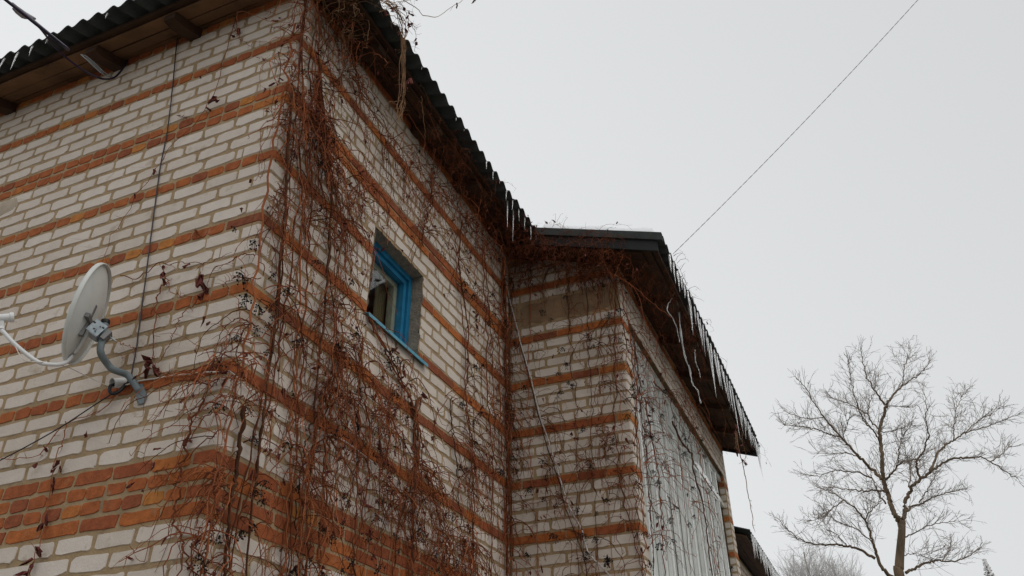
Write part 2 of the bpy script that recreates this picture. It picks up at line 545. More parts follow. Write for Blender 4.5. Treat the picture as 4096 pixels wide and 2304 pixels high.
corner_bricks = []
def corner_brick(zc, h, lens, red, x0=0.0, y0_=0.0):
    la, lb = lens
    d = 0.0045
    rr = RC + d
    hh = (h - MJ) / 2
    pr = [(-la, -d)] + [(-RC + rr * math.sin(a), RC - rr * math.cos(a)) for a in np.linspace(0, math.pi / 2, 5)] + [(d, lb)]
    inn = [(-la - .004, .003)] + [(-RC + (RC - .003) * math.sin(a), RC - (RC - .003) * math.cos(a)) for a in np.linspace(0, math.pi / 2, 5)] + [(-.003, lb + .004)]
    v, f = [], []
    n = len(pr)
    for (ring, zz) in ((inn, -hh - .002), (pr, -hh + .004), (pr, hh - .004), (inn, hh + .002)):
        j = rng.normal(0, .0012, len(ring))
        v += [(p[0] + x0, p[1] + y0_, zc + zz + j[i]) for i, p in enumerate(ring)]
    for r in range(3):
        for i in range(n - 1):
            f.append((r * n + i, r * n + i + 1, (r + 1) * n + i + 1, (r + 1) * n + i))
    f.append((0, n, 2 * n, 3 * n))
    f.append((n - 1, 4 * n - 1, 3 * n - 1, 2 * n - 1))
    return v, f

for ci, (z0c, h, kd, i) in enumerate(COURSES):
    zc = z0c + h / 2
    odd = ci % 2
    if kd == 'w':
        la, lb = (.25, .12) if odd else (.12, .25)
        if zc < WALL_TOP - .03:
            corner_bricks.append((corner_brick(zc, h, (la - .006, lb - .006), False), 'w', tw()))
        ph = -la - rng.choice([0, 0, 0, .05])
        fill('left', -5.19, -la - .001, zc, 'w', .26, ph)
        holes = [(y0, y1)] if (zc + h * .3 > z0 and zc - h * .3 < z1) else []
        fill('right', lb + .001, L - .01, zc, 'w', .26, lb, holes)
    else:
        la, lb = (.25, .12) if (odd or kd == 'b') else (.12, .25)
        if i % 2 and kd == 'b':
            la, lb = lb, la
        corner_bricks.append((corner_brick(zc, h, (la - .006, lb - .006), True), 'r', trd()))
        holes = [(y0, y1)] if (zc + h * .3 > z0 and zc - h * .3 < z1) else []
        if kd == 'r':
            fill('left', -5.19, -la - .001, zc, 'h', .13, -la)
            fill('right', lb + .001, L - .01, zc, 's2', .26, lb, holes)
        else:
            hd = i in (0, 3)
            fill('left', -5.19, -la - .001, zc, 's' if hd else 'h', .26 if hd else .135, -la)
            if not hd:
                pass
            fill('right', lb + .001, L - .01, zc, 's', .26, lb)
# second wall: its own courses between the lintel and the bands
LIN = (0.10, W - .045, 2.865, 3.135)
for ci, (z0c, h, kd, i) in enumerate(COURSES):
    zc = z0c + h / 2
    if zc > 3.62:
        continue
    holes = []
    if abs(zc - (zb2 + 1.5 * HR)) < .01:         # upper half of the double band is white here
        kd, h = 'w', HW
        zc += .006
    if LIN[2] - .03 < zc < LIN[3] + .02:
        holes = [(-.1, W)]
    odd = ci % 2
    la = .12 if odd else .25
    xl = W - la
    if not holes:
        cb = corner_brick(zc, h if kd == 'w' else HR, (la - .006, (.25 if odd else .12) - .006), kd != 'w', W, L)
        if zc < 3.35:
            corner_bricks.append((cb, 'w' if kd == 'w' else 'r', tw() if kd == 'w' else trd()))
    fill('second', .012, xl - .001, zc, 'w' if kd == 'w' else 's2', .26, xl, holes)
    # third wall: short stub by the corner, the far pier and the strip above the verandah
    if zc > 3.3:
        continue
    lb = .25 if odd else .12
    if lb < .2 and zc < TZ1:
        fill('third', L + lb + .001, TY0 - .004, zc, 'w' if kd == 'w' else 'h', .13, L + lb)
    if zc < TZ1 - .04:
        fill('third', TY1 + .002, 8.945, zc, 'w' if kd == 'w' else 's', .26, TY1)
    else:
        fill('third', L + (lb if not holes else 0) + .001, 8.945, zc, 'w' if kd == 'w' else 's', .26, L + lb)
    # the pier's return face towards the camera
for ci, (z0c, h, kd, i) in enumerate(COURSES):
    zc = z0c + h / 2
    if zc < TZ1 - .05:
        kk = 'wh' if kd == 'w' else 'rh'
        BR.append([0, 'third', kk, int(rng.integers(len(VAR[kk]))), np.array((W - TREC / 2, TY1, zc)), 0.0, (TREC - .004) / .125])

for b in BR:
    w = .26 if b[2] in ('ws', 'rs', 'rs2') else .13
    w *= b[6]
    h = .09
    ax = np.array([math.cos(b[5]), math.sin(b[5]), 0])
    q = [b[4] + ax * sx * w / 2 + np.array([0, 0, sz * h / 2]) for sx, sz in ((-1, -1), (1, -1), (1, 1), (-1, 1))]
    if min((x - CAM) @ FWD for x in q) < .2:
        continue
    pp = pix(np.array(q))
    area = 0.5 * abs(sum(pp[i][0] * pp[(i + 1) % 4][1] - pp[(i + 1) % 4][0] * pp[i][1] for i in range(4)))
    c = pp.mean(0)
    if -12 < c[0] < 1036 and -12 < c[1] < 588:
        b[0] = area
PAR = {'left': wall_l, 'right': wall_r, 'second': wall_s, 'third': wall_t}
for fam, nm, mt in ((('ws', 'wh', 'ws_t'), 'brick', M_WHITE), (('rh', 'rs', 'rs2'), 'red_brick', M_RED)):
    ls = sorted([b for b in BR if b[2] in fam], key=lambda b: -b[0])
    cut = 300 if nm == 'brick' else 290
    for b in ls[:cut]:
        o = bpy.data.objects.new(nm, VAR[b[2]][b[3]][3])
        COL.objects.link(o)
        o.parent = PAR[b[1]]
        o.location = tuple(b[4])
        o.rotation_euler = (0, 0, b[5])
        o.scale = (b[6], 1, 1)
    for wl in PAR:
        rest = [b for b in ls[cut:] if b[1] == wl]
        if not rest:
            continue
        mb = MB()
        for b in rest:
            v, f, t, _ = VAR[b[2]][b[3]]
            v = v * np.array([b[6], 1, 1])
            c, s = math.cos(b[5]), math.sin(b[5])
            v = np.stack([v[:, 0] * c - v[:, 1] * s, v[:, 0] * s + v[:, 1] * c, v[:, 2]], -1) + b[4]
            mb.add(v, f, t)
        obj('far_' + nm, mb.mesh('far_' + nm, mt), PAR[wl], kind='stuff')
for (v, f), kd, t in corner_bricks:
    on_second = v[0][1] > 1
    obj('corner_brick' if kd == 'w' else 'red_corner_brick', mesh_from('corner_brick', v, f, M_WHITE if kd == 'w' else M_RED, t, False), wall_s if on_second else wall_l)

# lintel on the second wall
v = []
nx, nz = 14, 6
for j in range(nz):
    for i in range(nx):
        x = LIN[0] + (LIN[1] - LIN[0]) * i / (nx - 1)
        zz = LIN[2] + (LIN[3] - LIN[2]) * j / (nz - 1)
        edge = (i in (0, nx - 1)) or (j in (0, nz - 1))
        v.append((x + (rng.normal(0, .012) if edge else 0), L - (-.004 if edge else .012 + rng.normal(0, .004)), zz + (rng.normal(0, .009) if edge else 0)))
f = [(j * nx + i, j * nx + i + 1, (j + 1) * nx + i + 1, (j + 1) * nx + i) for j in range(nz - 1) for i in range(nx - 1)]
obj('lintel', mesh_from('lintel', v, f, M_PLASTER, smooth=True), house)
# mortar patch on the left wall
def blob_patch(cx, cz, rx, rz, name, parent, mt, yy=-.007):
    n = 18
    v = [(cx, yy - .006, cz)]
    for i in range(n):
        a = 2 * math.pi * i / n
        k_ = rng.uniform(.8, 1.15)
        v.append((cx + rx * k_ * .75 * math.cos(a), yy - .002, cz + rz * k_ * .75 * math.sin(a)))
    for i in range(n):
        a = 2 * math.pi * i / n
        k_ = rng.uniform(.85, 1.2)
        v.append((cx + rx * k_ * math.cos(a), .004, cz + rz * k_ * math.sin(a)))
    f = [(0, i + 1, (i + 1) % n + 1) for i in range(n)] + [(i + 1, i + 1 + n, (i + 1) % n + 1 + n, (i + 1) % n + 1) for i in range(n)]
    return obj(name, mesh_from(name, v, f, mt, smooth=True), parent)
p = at(22, 520, 1, 0)
blob_patch(p[0] - .04, p[2], .16, .085, 'mortar_patch', wall_l, mat('patch_mortar', (.42, .35, .275), .95, .12, 8, bump=.5))
# ---- blue window in the right wall
win = obj('window', None, house)
def part(name, lo, hi, parent, mt, **kw):
    return obj(name, mesh_from(name, *box(lo, hi), mt, 0.5), parent, **kw)
# reveals, rendered, slightly ragged
RV = 0.092
def reveal(name, poly, n=22):
    a, b, c, d = [np.array(q, float) for q in poly]      # a-b outer edge, d-c inner edge
    v, f = [], []
    for i in range(n + 1):
        t = i / n
        o1 = a + (b - a) * t
        i1 = d + (c - d) * t
        o1 = o1 + np.array([.007, 0, 0]) + rng.normal(0, .0065, 3)
        v += [o1, o1 * .5 + i1 * .5 + rng.normal(0, .002, 3), i1]
    for i in range(n):
        for j in range(2):
            f.append((i * 3 + j, i * 3 + j + 1, i * 3 + j + 4, i * 3 + j + 3))
    return obj(name, mesh_from(name, v, f, M_REVEAL, smooth=True), win)
reveal('reveal', [(0, y0, z1), (0, y1, z1), (-RV - .1, y1, z1), (-RV - .1, y0, z1)])
reveal('reveal', [(0, y1, z1), (0, y1, z0), (-RV - .1, y1, z0), (-RV - .1, y1, z1)])
reveal('reveal', [(0, y0, z0), (0, y0, z1), (-RV - .1, y0, z1), (-RV - .1, y0, z0)])
reveal('reveal', [(0, y0, z0), (0, y1, z0), (-RV - .1, y1, z0), (-RV - .1, y0, z0)])
def ring(name, x0_, x1_, iy0, iy1, iz0, iz1, wd, mt):
    mb = MB()
    mb.box((x0_, iy0, iz0), (x1_, iy0 + wd, iz1))
    mb.box((x0_, iy1 - wd, iz0), (x1_, iy1, iz1))
    mb.box((x0_, iy0 + wd, iz1 - wd), (x1_, iy1 - wd, iz1))
    mb.box((x0_, iy0 + wd, iz0), (x1_, iy1 - wd, iz0 + wd))
    return obj(name, mb.mesh(name, mt), win)
ring('frame', -.165, -RV, y0 + .002, y1 - .002, z0 + .012, z1 - .002, .050, M_BLUE)
ring('sash', -.17, -RV - .020, y0 + .054, y1 - .054, z0 + .064, z1 - .054, .040, M_BLUE)
ring('inner_sash', -.225, -.172, y0 + .090, y1 - .090, z0 + .10, z1 - .090, .050, M_SASH)
part('pane', (-.150, y0 + .090, z0 + .10), (-.146, y1 - .090, z1 - .090), win, M_GLASS)
# room behind the pane
rv, rf = box((-1.6, y0 - .5, z0 - .4), (-.31, y1 + .5, z1 + .3))
rf = [f_ for i, f_ in enumerate(rf) if i != 3]
obj('room', mesh_from('room', rv, rf, M_DARK), win)
cv, cf = [], []
for i in range(25):
    yy = y1 - .25 + .14 * i / 24
    xx = -.27 + .018 * math.sin(i * 1.5) + rng.normal(0, .002)
    cv += [(xx, yy, z0 - .1), (xx, yy, z1 + .1)]
for i in range(24):
    cf.append((2 * i, 2 * i + 2, 2 * i + 3, 2 * i + 1))
obj('curtain', mesh_from('curtain', cv, cf, M_CURTAIN, smooth=True), win)
# tin sill, bent downward at the lip
sv, sf = prism([(-.14, z0 + .028), (.038, z0 - .006), (.041, z0 - .034), (.037, z0 - .034), (.034, z0 - .010), (-.14, z0 + .022)], 1, y0 - .02, y1 + .10)
for i in range(len(sv)):
    sv[i] = (sv[i][0], sv[i][1], sv[i][2])
obj('sill', mesh_from('sill', sv, sf, M_BLUETIN), win)
for (w_, zz) in ((.09, z0 - .045),):
    pass

# ---- roof: corrugated sheets over the left and right eaves, running down over the annex
roof = obj('roof', None, house)
def wave(t, amp=.026):
    return amp * (math.cos(2 * math.pi * t / .15) - 1)
def sheet_mesh(to3, a0, a1, phase, s0, s1f, n_s=5, th=.008, amp=.026, sag=0.0):
    """corrugated sheet: a along the eave, s up the slope (horizontal distance)"""
    step = .15 / 8
    na = max(2, int(round((a1 - a0) / step)))
    A = np.linspace(a0, a1, na + 1)
    v, f = [], []
    for lay in (0, 1):
        for j in range(n_s):
            for a in A:
                s = s0 + (s1f(a) - s0) * j / (n_s - 1)
                zz = SL * (s - 0) + wave(a - phase, amp) - lay * th
                v.append(to3(a, s, zz))
    w_ = na + 1
    N = n_s * w_
    for j in range(n_s - 1):
        for i in range(na):
            q = (j * w_ + i, j * w_ + i + 1, (j + 1) * w_ + i + 1, (j + 1) * w_ + i)
            f.append(q)
            f.append(tuple(N + k for k in q[::-1]))
    for i in range(na):
        f.append((i, N + i, N + i + 1, i + 1))
    for j in range(n_s - 1):
        f.append((j * w_, (j + 1) * w_, N + (j + 1) * w_, N + j * w_))
        f.append((j * w_ + na, N + j * w_ + na, N + (j + 1) * w_ + na, (j + 1) * w_ + na))
    return v, f
def sheets(to3, a_from, a_to, phase, s1f, label_skip=None, s0=0.0):
    a = a_from
    k = 0
    while a < a_to - .05:
        b = min(a + 1.05, a_to)
        dz = rng.uniform(-.006, .006)
        ds = rng.uniform(-.02, .0) if k else 0
        v, f = sheet_mesh(lambda p, s, zz: to3(p, s, zz + dz + (k % 2) * .004), a - .03, b + .03, phase, s0 + ds, s1f)
        obj('roof_sheet', mesh_from('roof_sheet', v, f, M_SLATE, smooth=True), roof)
        a = b
        k += 1
T_LEFT = lambda a, s, zz: (a, -OV + s, ZC + zz)
T_RIGHT = lambda a, s, zz: (OV - s, a, ZC + zz)
AX = 1.69
ZA = ZC - SL * (AX - OV) + .0
T_ANNEX = lambda a, s, zz: (AX - s, a, ZA + zz)
YV = 3.35
sheets(T_LEFT, -5.2, OV - .02, -2.43, lambda a: max(.05, min(1.6, OV - a)))
sheets(T_RIGHT, -OV + .03, YV, .4027, lambda a: max(.05, min(1.6, a + OV)))
sheets(T_ANNEX, YV, 9.02, 3.505, lambda a: AX + .9)
# upper roof body behind the eaves keeps the inside dark
bv = [(-5.2, .1, 3.84), (-.1, .1, 3.84), (-.1, 9.0, 3.84), (-5.2, 9.0, 3.84), (-5.2, 1.2, 4.25), (-1.2, 1.2, 4.25), (-1.2, 9.0, 4.25), (-5.2, 9.0, 4.25)]
obj('loft_core', mesh_from('loft_core', bv, [(0, 1, 2, 3), (0, 1, 5, 4), (1, 2, 6, 5), (2, 3, 7, 6), (3, 0, 4, 7), (4, 5, 6, 7)], M_RAFTER), roof)

# soffit boards, each its own piece; zb(d) is the underside at distance d outside the wall
zb = lambda d: 3.80 - .345 * d
def board(a0, a1, d0, d1, to3, z_of, name='soffit_board', th=.024, mt=M_WOOD, n=6):
    v, f = [], []
    j0, j1 = rng.normal(0, .003, n + 1), rng.normal(0, .003, n + 1)
    for i in range(n + 1):
        a = a0 + (a1 - a0) * i / n
        for (d, up, j) in ((d0, 0, j0[i]), (d1, 0, j1[i]), (d1, th, j1[i]), (d0, th, j0[i])):
            v.append(to3(a, d + j, z_of(d) + up))
    for i in range(n):
        for q in range(4):
            f.append((i * 4 + q, i * 4 + (q + 1) % 4, i * 4 + 4 + (q + 1) % 4, i * 4 + 4 + q))
    f += [(0, 1, 2, 3), (n * 4 + 3, n * 4 + 2, n * 4 + 1, n * 4)]
    return obj(name, mesh_from(name, v, f, mt), roof)
LFT = lambda a, d, zz: (a, -d, zz)
RGH = lambda a, d, zz: (d, a, zz)
dd = [-.05, .048, .145, .255]
for i in range(3):
    off = rng.uniform(-.004, .004)
    board(-5.2, .0 + (dd[i + 1]), dd[i] + .003, dd[i + 1] - .003, LFT, lambda d: zb(d) + off)
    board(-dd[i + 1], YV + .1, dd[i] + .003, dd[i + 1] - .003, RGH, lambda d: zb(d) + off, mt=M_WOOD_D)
# edge battens over the boards, under the sheets
for to3, a0, a1 in ((LFT, -5.2, OV - .1), (RGH, -OV + .1, YV)):
    board(a0, a1, .245, .30, to3, lambda d: zb(d) + .030, 'batten', .045, M_RAFTER, 4)
# rafter tails
def rafter(a, to3, w_=.075, length=.262):
    prof = [(-.12, zb(-.12)), (length, zb(length)), (length, zb(length) - .055), (.18, zb(.18) - .085), (-.12, zb(-.12) - .085)]
    v, f = [], []
    for t in (a - w_ / 2, a + w_ / 2):
        v += [to3(t, d, q - .002) for d, q in prof]
    n = len(prof)
    f = [tuple(range(n)), tuple(range(n, 2 * n))[::-1]] + [(i, (i + 1) % n, n + (i + 1) % n, n + i) for i in range(n)]
    return obj('rafter', mesh_from('rafter', v, f, M_RAFTER), roof)
for a in (-.985, -1.74, -2.92, -3.9):
    rafter(a, LFT, .10)
for a in (.62, 1.55, 2.35, 3.1):
    rafter(a, RGH, .10)
# dark wall plate above the last course
part('wall_plate', (-5.2, .012, WALL_TOP), (-.0, .1, 3.9), roof, M_RAFTER)
part('wall_plate', (-.1, .105, WALL_TOP), (-.012, L, 3.9), roof, M_RAFTER)

# annex: verge boards on the gable edge, soffit over the third wall, far end board
def sloped_bar(x0_, x1_, ya, yb, top, depth, name, mt, parent=roof):
    zt = lambda x: ZC + SL * (OV - x)
    v = []
    for y in (ya, yb):
        v += [(x0_, y, zt(x0_) + top), (x1_, y, zt(x1_) + top), (x1_, y, zt(x1_) + top - depth), (x0_, y, zt(x0_) + top - depth)]
    f = [(0, 1, 2, 3), (7, 6, 5, 4), (0, 4, 5, 1), (1, 5, 6, 2), (2, 6, 7, 3), (3, 7, 4, 0)]
    return obj(name, mesh_from(name, v, f, mt), parent)
sloped_bar(.30, AX - .005, YV - .045, YV - .005, .012, .085, 'verge_flashing', M_SLATE)
sloped_bar(.25, AX - .06, YV - .025, YV + .0, -.065, .125, 'verge_board', M_DARKBOARD)
za = lambda d: ZC + SL * (OV - (W + d)) - .17
ANX = lambda a, d, zz: (W + d, a, zz)
da = [-.03, .075, .185, .29, .40]
for i in range(4):
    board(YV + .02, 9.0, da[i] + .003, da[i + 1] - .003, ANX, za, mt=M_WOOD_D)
board(YV + .02, 9.0, .40, .455, ANX, lambda d: za(d) + .03, 'batten', .045, M_RAFTER, 4)
for a in (4.35, 5.3, 6.25, 7.2, 8.1):
    prof_a = a
    v, f = [], []
    prof = [(-.05, za(-.05)), (.42, za(.42)), (.42, za(.42) - .05), (.3, za(.3) - .07), (-.05, za(-.05) - .07)]
    for t in (a - .04, a + .04):
        v += [ANX(t, d, q - .002) for d, q in prof]
    f = [tuple(range(5)), tuple(range(5, 10))[::-1]] + [(i, (i + 1) % 5, 5 + (i + 1) % 5, 5 + i) for i in range(5)]
    obj('rafter', mesh_from('rafter', v, f, M_RAFTER), roof)
# soffit under the verge overhang in front of the second wall
zs2 = lambda x: ZC + SL * (OV - x) - .20
for (ya, yb) in ((YV + .02, YV + .13), (YV + .135, L + .05)):
    v = [(-.02, ya, zs2(-.02)), (AX - .22, ya, zs2(AX - .22)), (AX - .22, yb, zs2(AX - .22)), (-.02, yb, zs2(-.02))]
    v += [(a, b, c + .02) for a, b, c in v]
    obj('soffit_board', mesh_from('soffit_board', v, [(0, 1, 2, 3), (7, 6, 5, 4), (0, 4, 5, 1), (1, 5, 6, 2), (2, 6, 7, 3), (3, 7, 4, 0)], M_RAFTER), roof)
sloped_bar(W - .15, AX - .03, 8.98, 9.01, -.05, .16, 'verge_board', M_DARKBOARD)
# snow lying along the annex gable edge
sv, sf = [], []
ns = 40
for i in range(ns + 1):
    x = .50 + (AX - .06 - .50) * i / ns
    zt = ZC + SL * (OV - x) + .008
    h_ = .038 + .018 * max(0, math.sin(i * .35 + 1)) * rng.uniform(.5, 1) + rng.uniform(0, .010)
    if i in (0, ns):
        h_ = .001
    for (yy, hh) in ((YV - .043, 0), (YV - .036, h_), (YV + .25, h_ + .012), (YV + .6, h_)):
        sv.append((x, yy, zt + hh))
for i in range(ns):
    for j in range(3):
        sf.append((i * 4 + j, i * 4 + 4 + j, i * 4 + 5 + j, i * 4 + j + 1))
sn = obj('snow', mesh_from('snow', sv, sf, M_SNOW, smooth=True), None, kind='stuff', label='thin white snow crust along the dark gable edge', category='snow')
# verandah front in the recess of the third wall: vertical boards, battens, an upper row of small sashes
ver = obj('verandah_front', None, house)
XR = W - TREC
yv = TY0 + .004
k = 0
part('backing', (XR - .06, TY0 - .1, GZ), (XR - .03, TY1 + .1, TZ1 + .1), ver, M_DARK)
part('corner_post', (XR - .02, yv, GZ + .2), (XR + .05, yv + .07, TZ1 - .003), ver, M_BOARD)
yv += .075
while yv < TY1 - .08:
    wd = rng.uniform(.125, .16)
    wd = min(wd, TY1 - .004 - yv)
    dx = rng.uniform(-.006, .006)
    me = mesh_from('board', *box((XR - .02 + dx, yv + .002, GZ + .25), (XR + .002 + dx, yv + wd - .002, TZ1 - .12)), M_BOARD, float(rng.uniform(0, 1)))
    obj('board', me, ver)
    yv += wd
# protruding mullions and sills of the row of sashes
zr = [TZ1 - .10, 2.42, .3]
for q, zz in enumerate(zr):
    part('rail', (XR + .008, TY0 + .08, zz - .035), (XR + .045, TY1 - .01, zz + .035), ver, M_BOARD)
ym = TY0 + .26
while ym < TY1 - .2:
    part('mullion', (XR + .008, ym - .022, zr[2] + .038), (XR + .05, ym + .022, zr[1] - .038), ver, M_WHITEP)
    part('mullion', (XR + .008, ym - .022, zr[1] + .038), (XR + .05, ym + .022, zr[0] - .038), ver, M_WHITEP)
    if ym + .40 < TY1 - .1:
        part('pane', (XR + .0045, ym + .034, zr[1] - .9), (XR + .007, ym + .376, zr[0] - .04), ver, M_VPANE)
    # slim sash bars with a pane between two mullions
    if ym + .40 < TY1 - .1:
        for (za_, zb_) in ((zr[1] + .05, zr[0] - .05), (zr[2] + .05, zr[1] - .05)):
            mb = MB()
            for yy in (ym + .045, ym + .365):
                mb.box((XR + .009, yy - .014, za_), (XR + .036, yy + .014, zb_), .9)
            for zz in (za_ + .014, zb_ - .014):
                mb.box((XR + .009, ym + .06, zz - .013), (XR + .033, ym + .351, zz + .013), .9)
            obj('sash', mb.mesh('sash', M_WHITEP), ver)
    ym += .41

# ---- low wing beyond the far pier
wing = obj('low_wing', None, house)
obj('wing_wall', mesh_from('wing_wall', *box((-2.0, 8.96, GZ), (1.0, 14.5, 2.03)), M_MORTAR), wing)
mb = MB()
for ci, (z0c, h, kd, i) in enumerate(COURSES):
    zc = z0c + h / 2
    if zc > 1.98 or zc < -.3:
        continue
    y = 8.98 - .13 * (ci % 2)
    while y < 14.3:
        kk = 'ws' if kd == 'w' else 'rs'
        v, f, t, _ = VAR[kk][int(rng.integers(len(VAR[kk])))]
        if kd == 'w' and y > 8.9:
            v2 = np.stack([-v[:, 1], v[:, 0], v[:, 2]], -1) + np.array([1.0, y + .13, zc])
            mb.add(v2, f, t)
        y += .26
obj('brick', mb.mesh('brick', M_WHITE), wing, kind='stuff')
T_LOW = lambda a, s, zz: (1.36 - s, a, 2.14 + zz)
a = 8.97
while a < 14.4:
    b = min(a + 1.05, 14.5)
    v, f = sheet_mesh(T_LOW, a, b + .03, 9.0, 0, lambda q: 1.4)
    obj('roof_sheet', mesh_from('roof_sheet', v, f, M_SLATE, smooth=True), wing)
    a = b
mbd = [(.98, 1.10), (1.105, 1.22), (1.225, 1.30)]
for (xa, xb) in mbd:
    zz = lambda x: 2.14 + .345 * (1.36 - x) - .13
    v = [(xa, 8.97, zz(xa)), (xb, 8.97, zz(xb)), (xb, 14.5, zz(xb)), (xa, 14.5, zz(xa))]
    v += [(p, q, r + .02) for p, q, r in v]
    obj('soffit_board', mesh_from('soffit_board', v, [(0, 1, 2, 3), (7, 6, 5, 4), (0, 4, 5, 1), (1, 5, 6, 2), (2, 6, 7, 3), (3, 7, 4, 0)], M_RAFTER), wing)

#%%DETAILS%%
# ------------------------------------------------------------------ satellite dish
def frame_of(n, up=(0, 0, 1)):
    n = np.asarray(n, float) / np.linalg.norm(n)
    r = np.cross(up, n)
    r /= np.linalg.norm(r)
    return r, np.cross(n, r), n
DC = np.array(at(217, 787, 1, -.31))
dish = thing('satellite_dish', 'pale grey satellite dish on a bent grey arm, seen from behind on the banded wall', 'satellite dish', (-.61, 0, .75))
dr, du, dn = frame_of((-.77, -.62, .12))
RW, RH, DEP = .250, .282, .055
def dish_pt(u, v, off=0):
    s = u * u + v * v
    return DC + dr * (u * RW) + du * (v * RH) + dn * ((s - 1) * DEP + off)
vv, ff = [], []
NR, NA = 9, 48
for side in (0, 1):
    for i in range(NR):
        rr = (i + .02) / (NR - 1 + .02)
        for j in range(NA):
            a = 2 * math.pi * j / NA
            vv.append(dish_pt(rr * math.cos(a), rr * math.sin(a), -.003 * side))
for side in (0, 1):
    o0 = side * NR * NA
    for i in range(NR - 1):
        for j in range(NA):
            q = (o0 + i * NA + j, o0 + i * NA + (j + 1) % NA, o0 + (i + 1) * NA + (j + 1) % NA, o0 + (i + 1) * NA + j)
            ff.append(q if side == 0 else q[::-1])
obj('reflector', mesh_from('reflector', vv, ff, M_DISH, smooth=True), dish)
vv, ff = [], []
prof = [(1.0, .004), (1.026, .004), (1.034, -.006), (1.03, -.020), (1.012, -.021), (1.004, -.008)]
for (k_, off) in prof:
    for j in range(NA):
        a = 2 * math.pi * j / NA
        vv.append(DC + dr * (RW * k_ * math.cos(a)) + du * (RH * k_ * math.sin(a)) + dn * off)
for i in range(len(prof)):
    for j in range(NA):
        i2 = (i + 1) % len(prof)
        ff.append((i * NA + j, i * NA + (j + 1) % NA, i2 * NA + (j + 1) % NA, i2 * NA + j))
obj('rim', mesh_from('rim', vv, ff, M_DISH, smooth=True), dish)
# mast: from the foot on the wall, out, up
foot = np.array(at(352, 985, 1, -.012))
m0 = np.array(at(322, 945, 1, -.05))
m1 = np.array(at(270, 915, 1, -.18))
m2 = np.array(at(253, 885, 1, -.25))
m3 = np.array(at(258, 850, 1, -.262))
m4 = np.array(at(265, 812, 1, -.265))
mrad = .0185
mpts = smooth_path([foot, m0, m0 * .4 + m1 * .6 + np.array([.0, -.01, -.012]), m1, m2, m3, m4], 40)
v, f = tube(mpts, [mrad] * 40, 12)
obj('mast', mesh_from('mast', v, f, M_MAST, smooth=True), dish)
v, f = tube([m4 - np.array([0, 0, .004]), m4 + (m4 - m3) / np.linalg.norm(m4 - m3) * .014], [.0235, .0235], 12)
obj('mast_cap', mesh_from('mast_cap', v, f, M_BLACK), dish)
# flattened foot plate
fd = (foot - m0) / np.linalg.norm(foot - m0)
fp = foot + np.array([.03, .0, -.05])
v, f = prism([(foot[0] - .045, foot[2] + .035), (foot[0] + .005, foot[2] + .045), (fp[0] + .03, fp[2] + .012), (fp[0] + .022, fp[2] - .028), (fp[0] - .018, fp[2] - .03)], 1, -.016, -.008)
obj('foot_plate', mesh_from('foot_plate', v, f, M_MAST), dish)
# bracket between dish back and mast
bk = dish_pt(.18, -.33, -.02)
mm = m3 * .8 + m4 * .2
ax = mm - bk
axl = np.linalg.norm(ax)
ax = ax / axl
sd_ = np.cross(ax, (0, 0, 1))
sd_ /= np.linalg.norm(sd_)
upb = np.cross(sd_, ax)
def obox(c, a, b, c_, ha, hb, hc):
    v = [c + a * sx * ha + b * sy * hb + c_ * sz * hc for sz in (-1, 1) for sx, sy in ((-1, -1), (1, -1), (1, 1), (-1, 1))]
    return v, [(3, 2, 1, 0), (4, 5, 6, 7), (0, 1, 5, 4), (1, 2, 6, 5), (2, 3, 7, 6), (3, 0, 4, 7)]
mb = MB()
for s_ in (-1, 1):
    c = (bk + mm) / 2 + sd_ * s_ * .034
    mb.add(*obox(c, ax, upb, sd_, axl / 2 - .004, .038, .002))
mb.add(*obox((bk + mm) / 2 - upb * .04 + ax * .01, ax, upb, sd_, axl / 2 - .015, .002, .034))
obj('bracket', mb.mesh('bracket', M_ZINC), dish)
mb = MB()
mb.add(*obox(bk + dn * .016 + du * .02, dr, du, dn, .085, .012, .012))
mb.add(*obox(bk + dn * .02 + du * .02 + dr * .02, du, dr, dn, .095, .011, .010))
obj('back_bar', mb.mesh('back_bar', M_GREYWIRE), dish)
for (h_, t_) in ((.015, .3), (-.02, -.2)):
    v, f = tube([mm + sd_ * .05 + upb * h_ - ax * .03, mm - sd_ * .05 + upb * h_ - ax * .03], [.004, .004], 6)
    obj('clamp_bolt', mesh_from('clamp_bolt', v, f, M_ZINC), dish)
v, f = tube([mm + upb * .012 + ax * -.06, mm + upb * .012 + ax * .075], [.0035, .0035], 6)
obj('clamp_bolt', mesh_from('clamp_bolt', v, f, M_ZINC), dish)
mb = MB()
mb.add(*obox(mm + ax * .02, ax, upb, sd_, .012, .03, .034))
obj('clamp', mb.mesh('clamp', M_GREYWIRE), dish)
for a_, b_, c_ in ((-.03, .016, .008), (.025, .018, .006), (.0, -.014, .009)):
    mb = MB()
    mb.add(*obox((bk + mm) / 2 + ax * a_ + upb * b_ + sd_ * (-.0365), ax, upb, sd_, c_, .004, .0008))
    mb.add(*obox((bk + mm) / 2 + ax * a_ + upb * b_ + sd_ * (.0365), ax, upb, sd_, c_, .004, .0008))
    obj('slot', mb.mesh('slot', M_BLACK), dish)
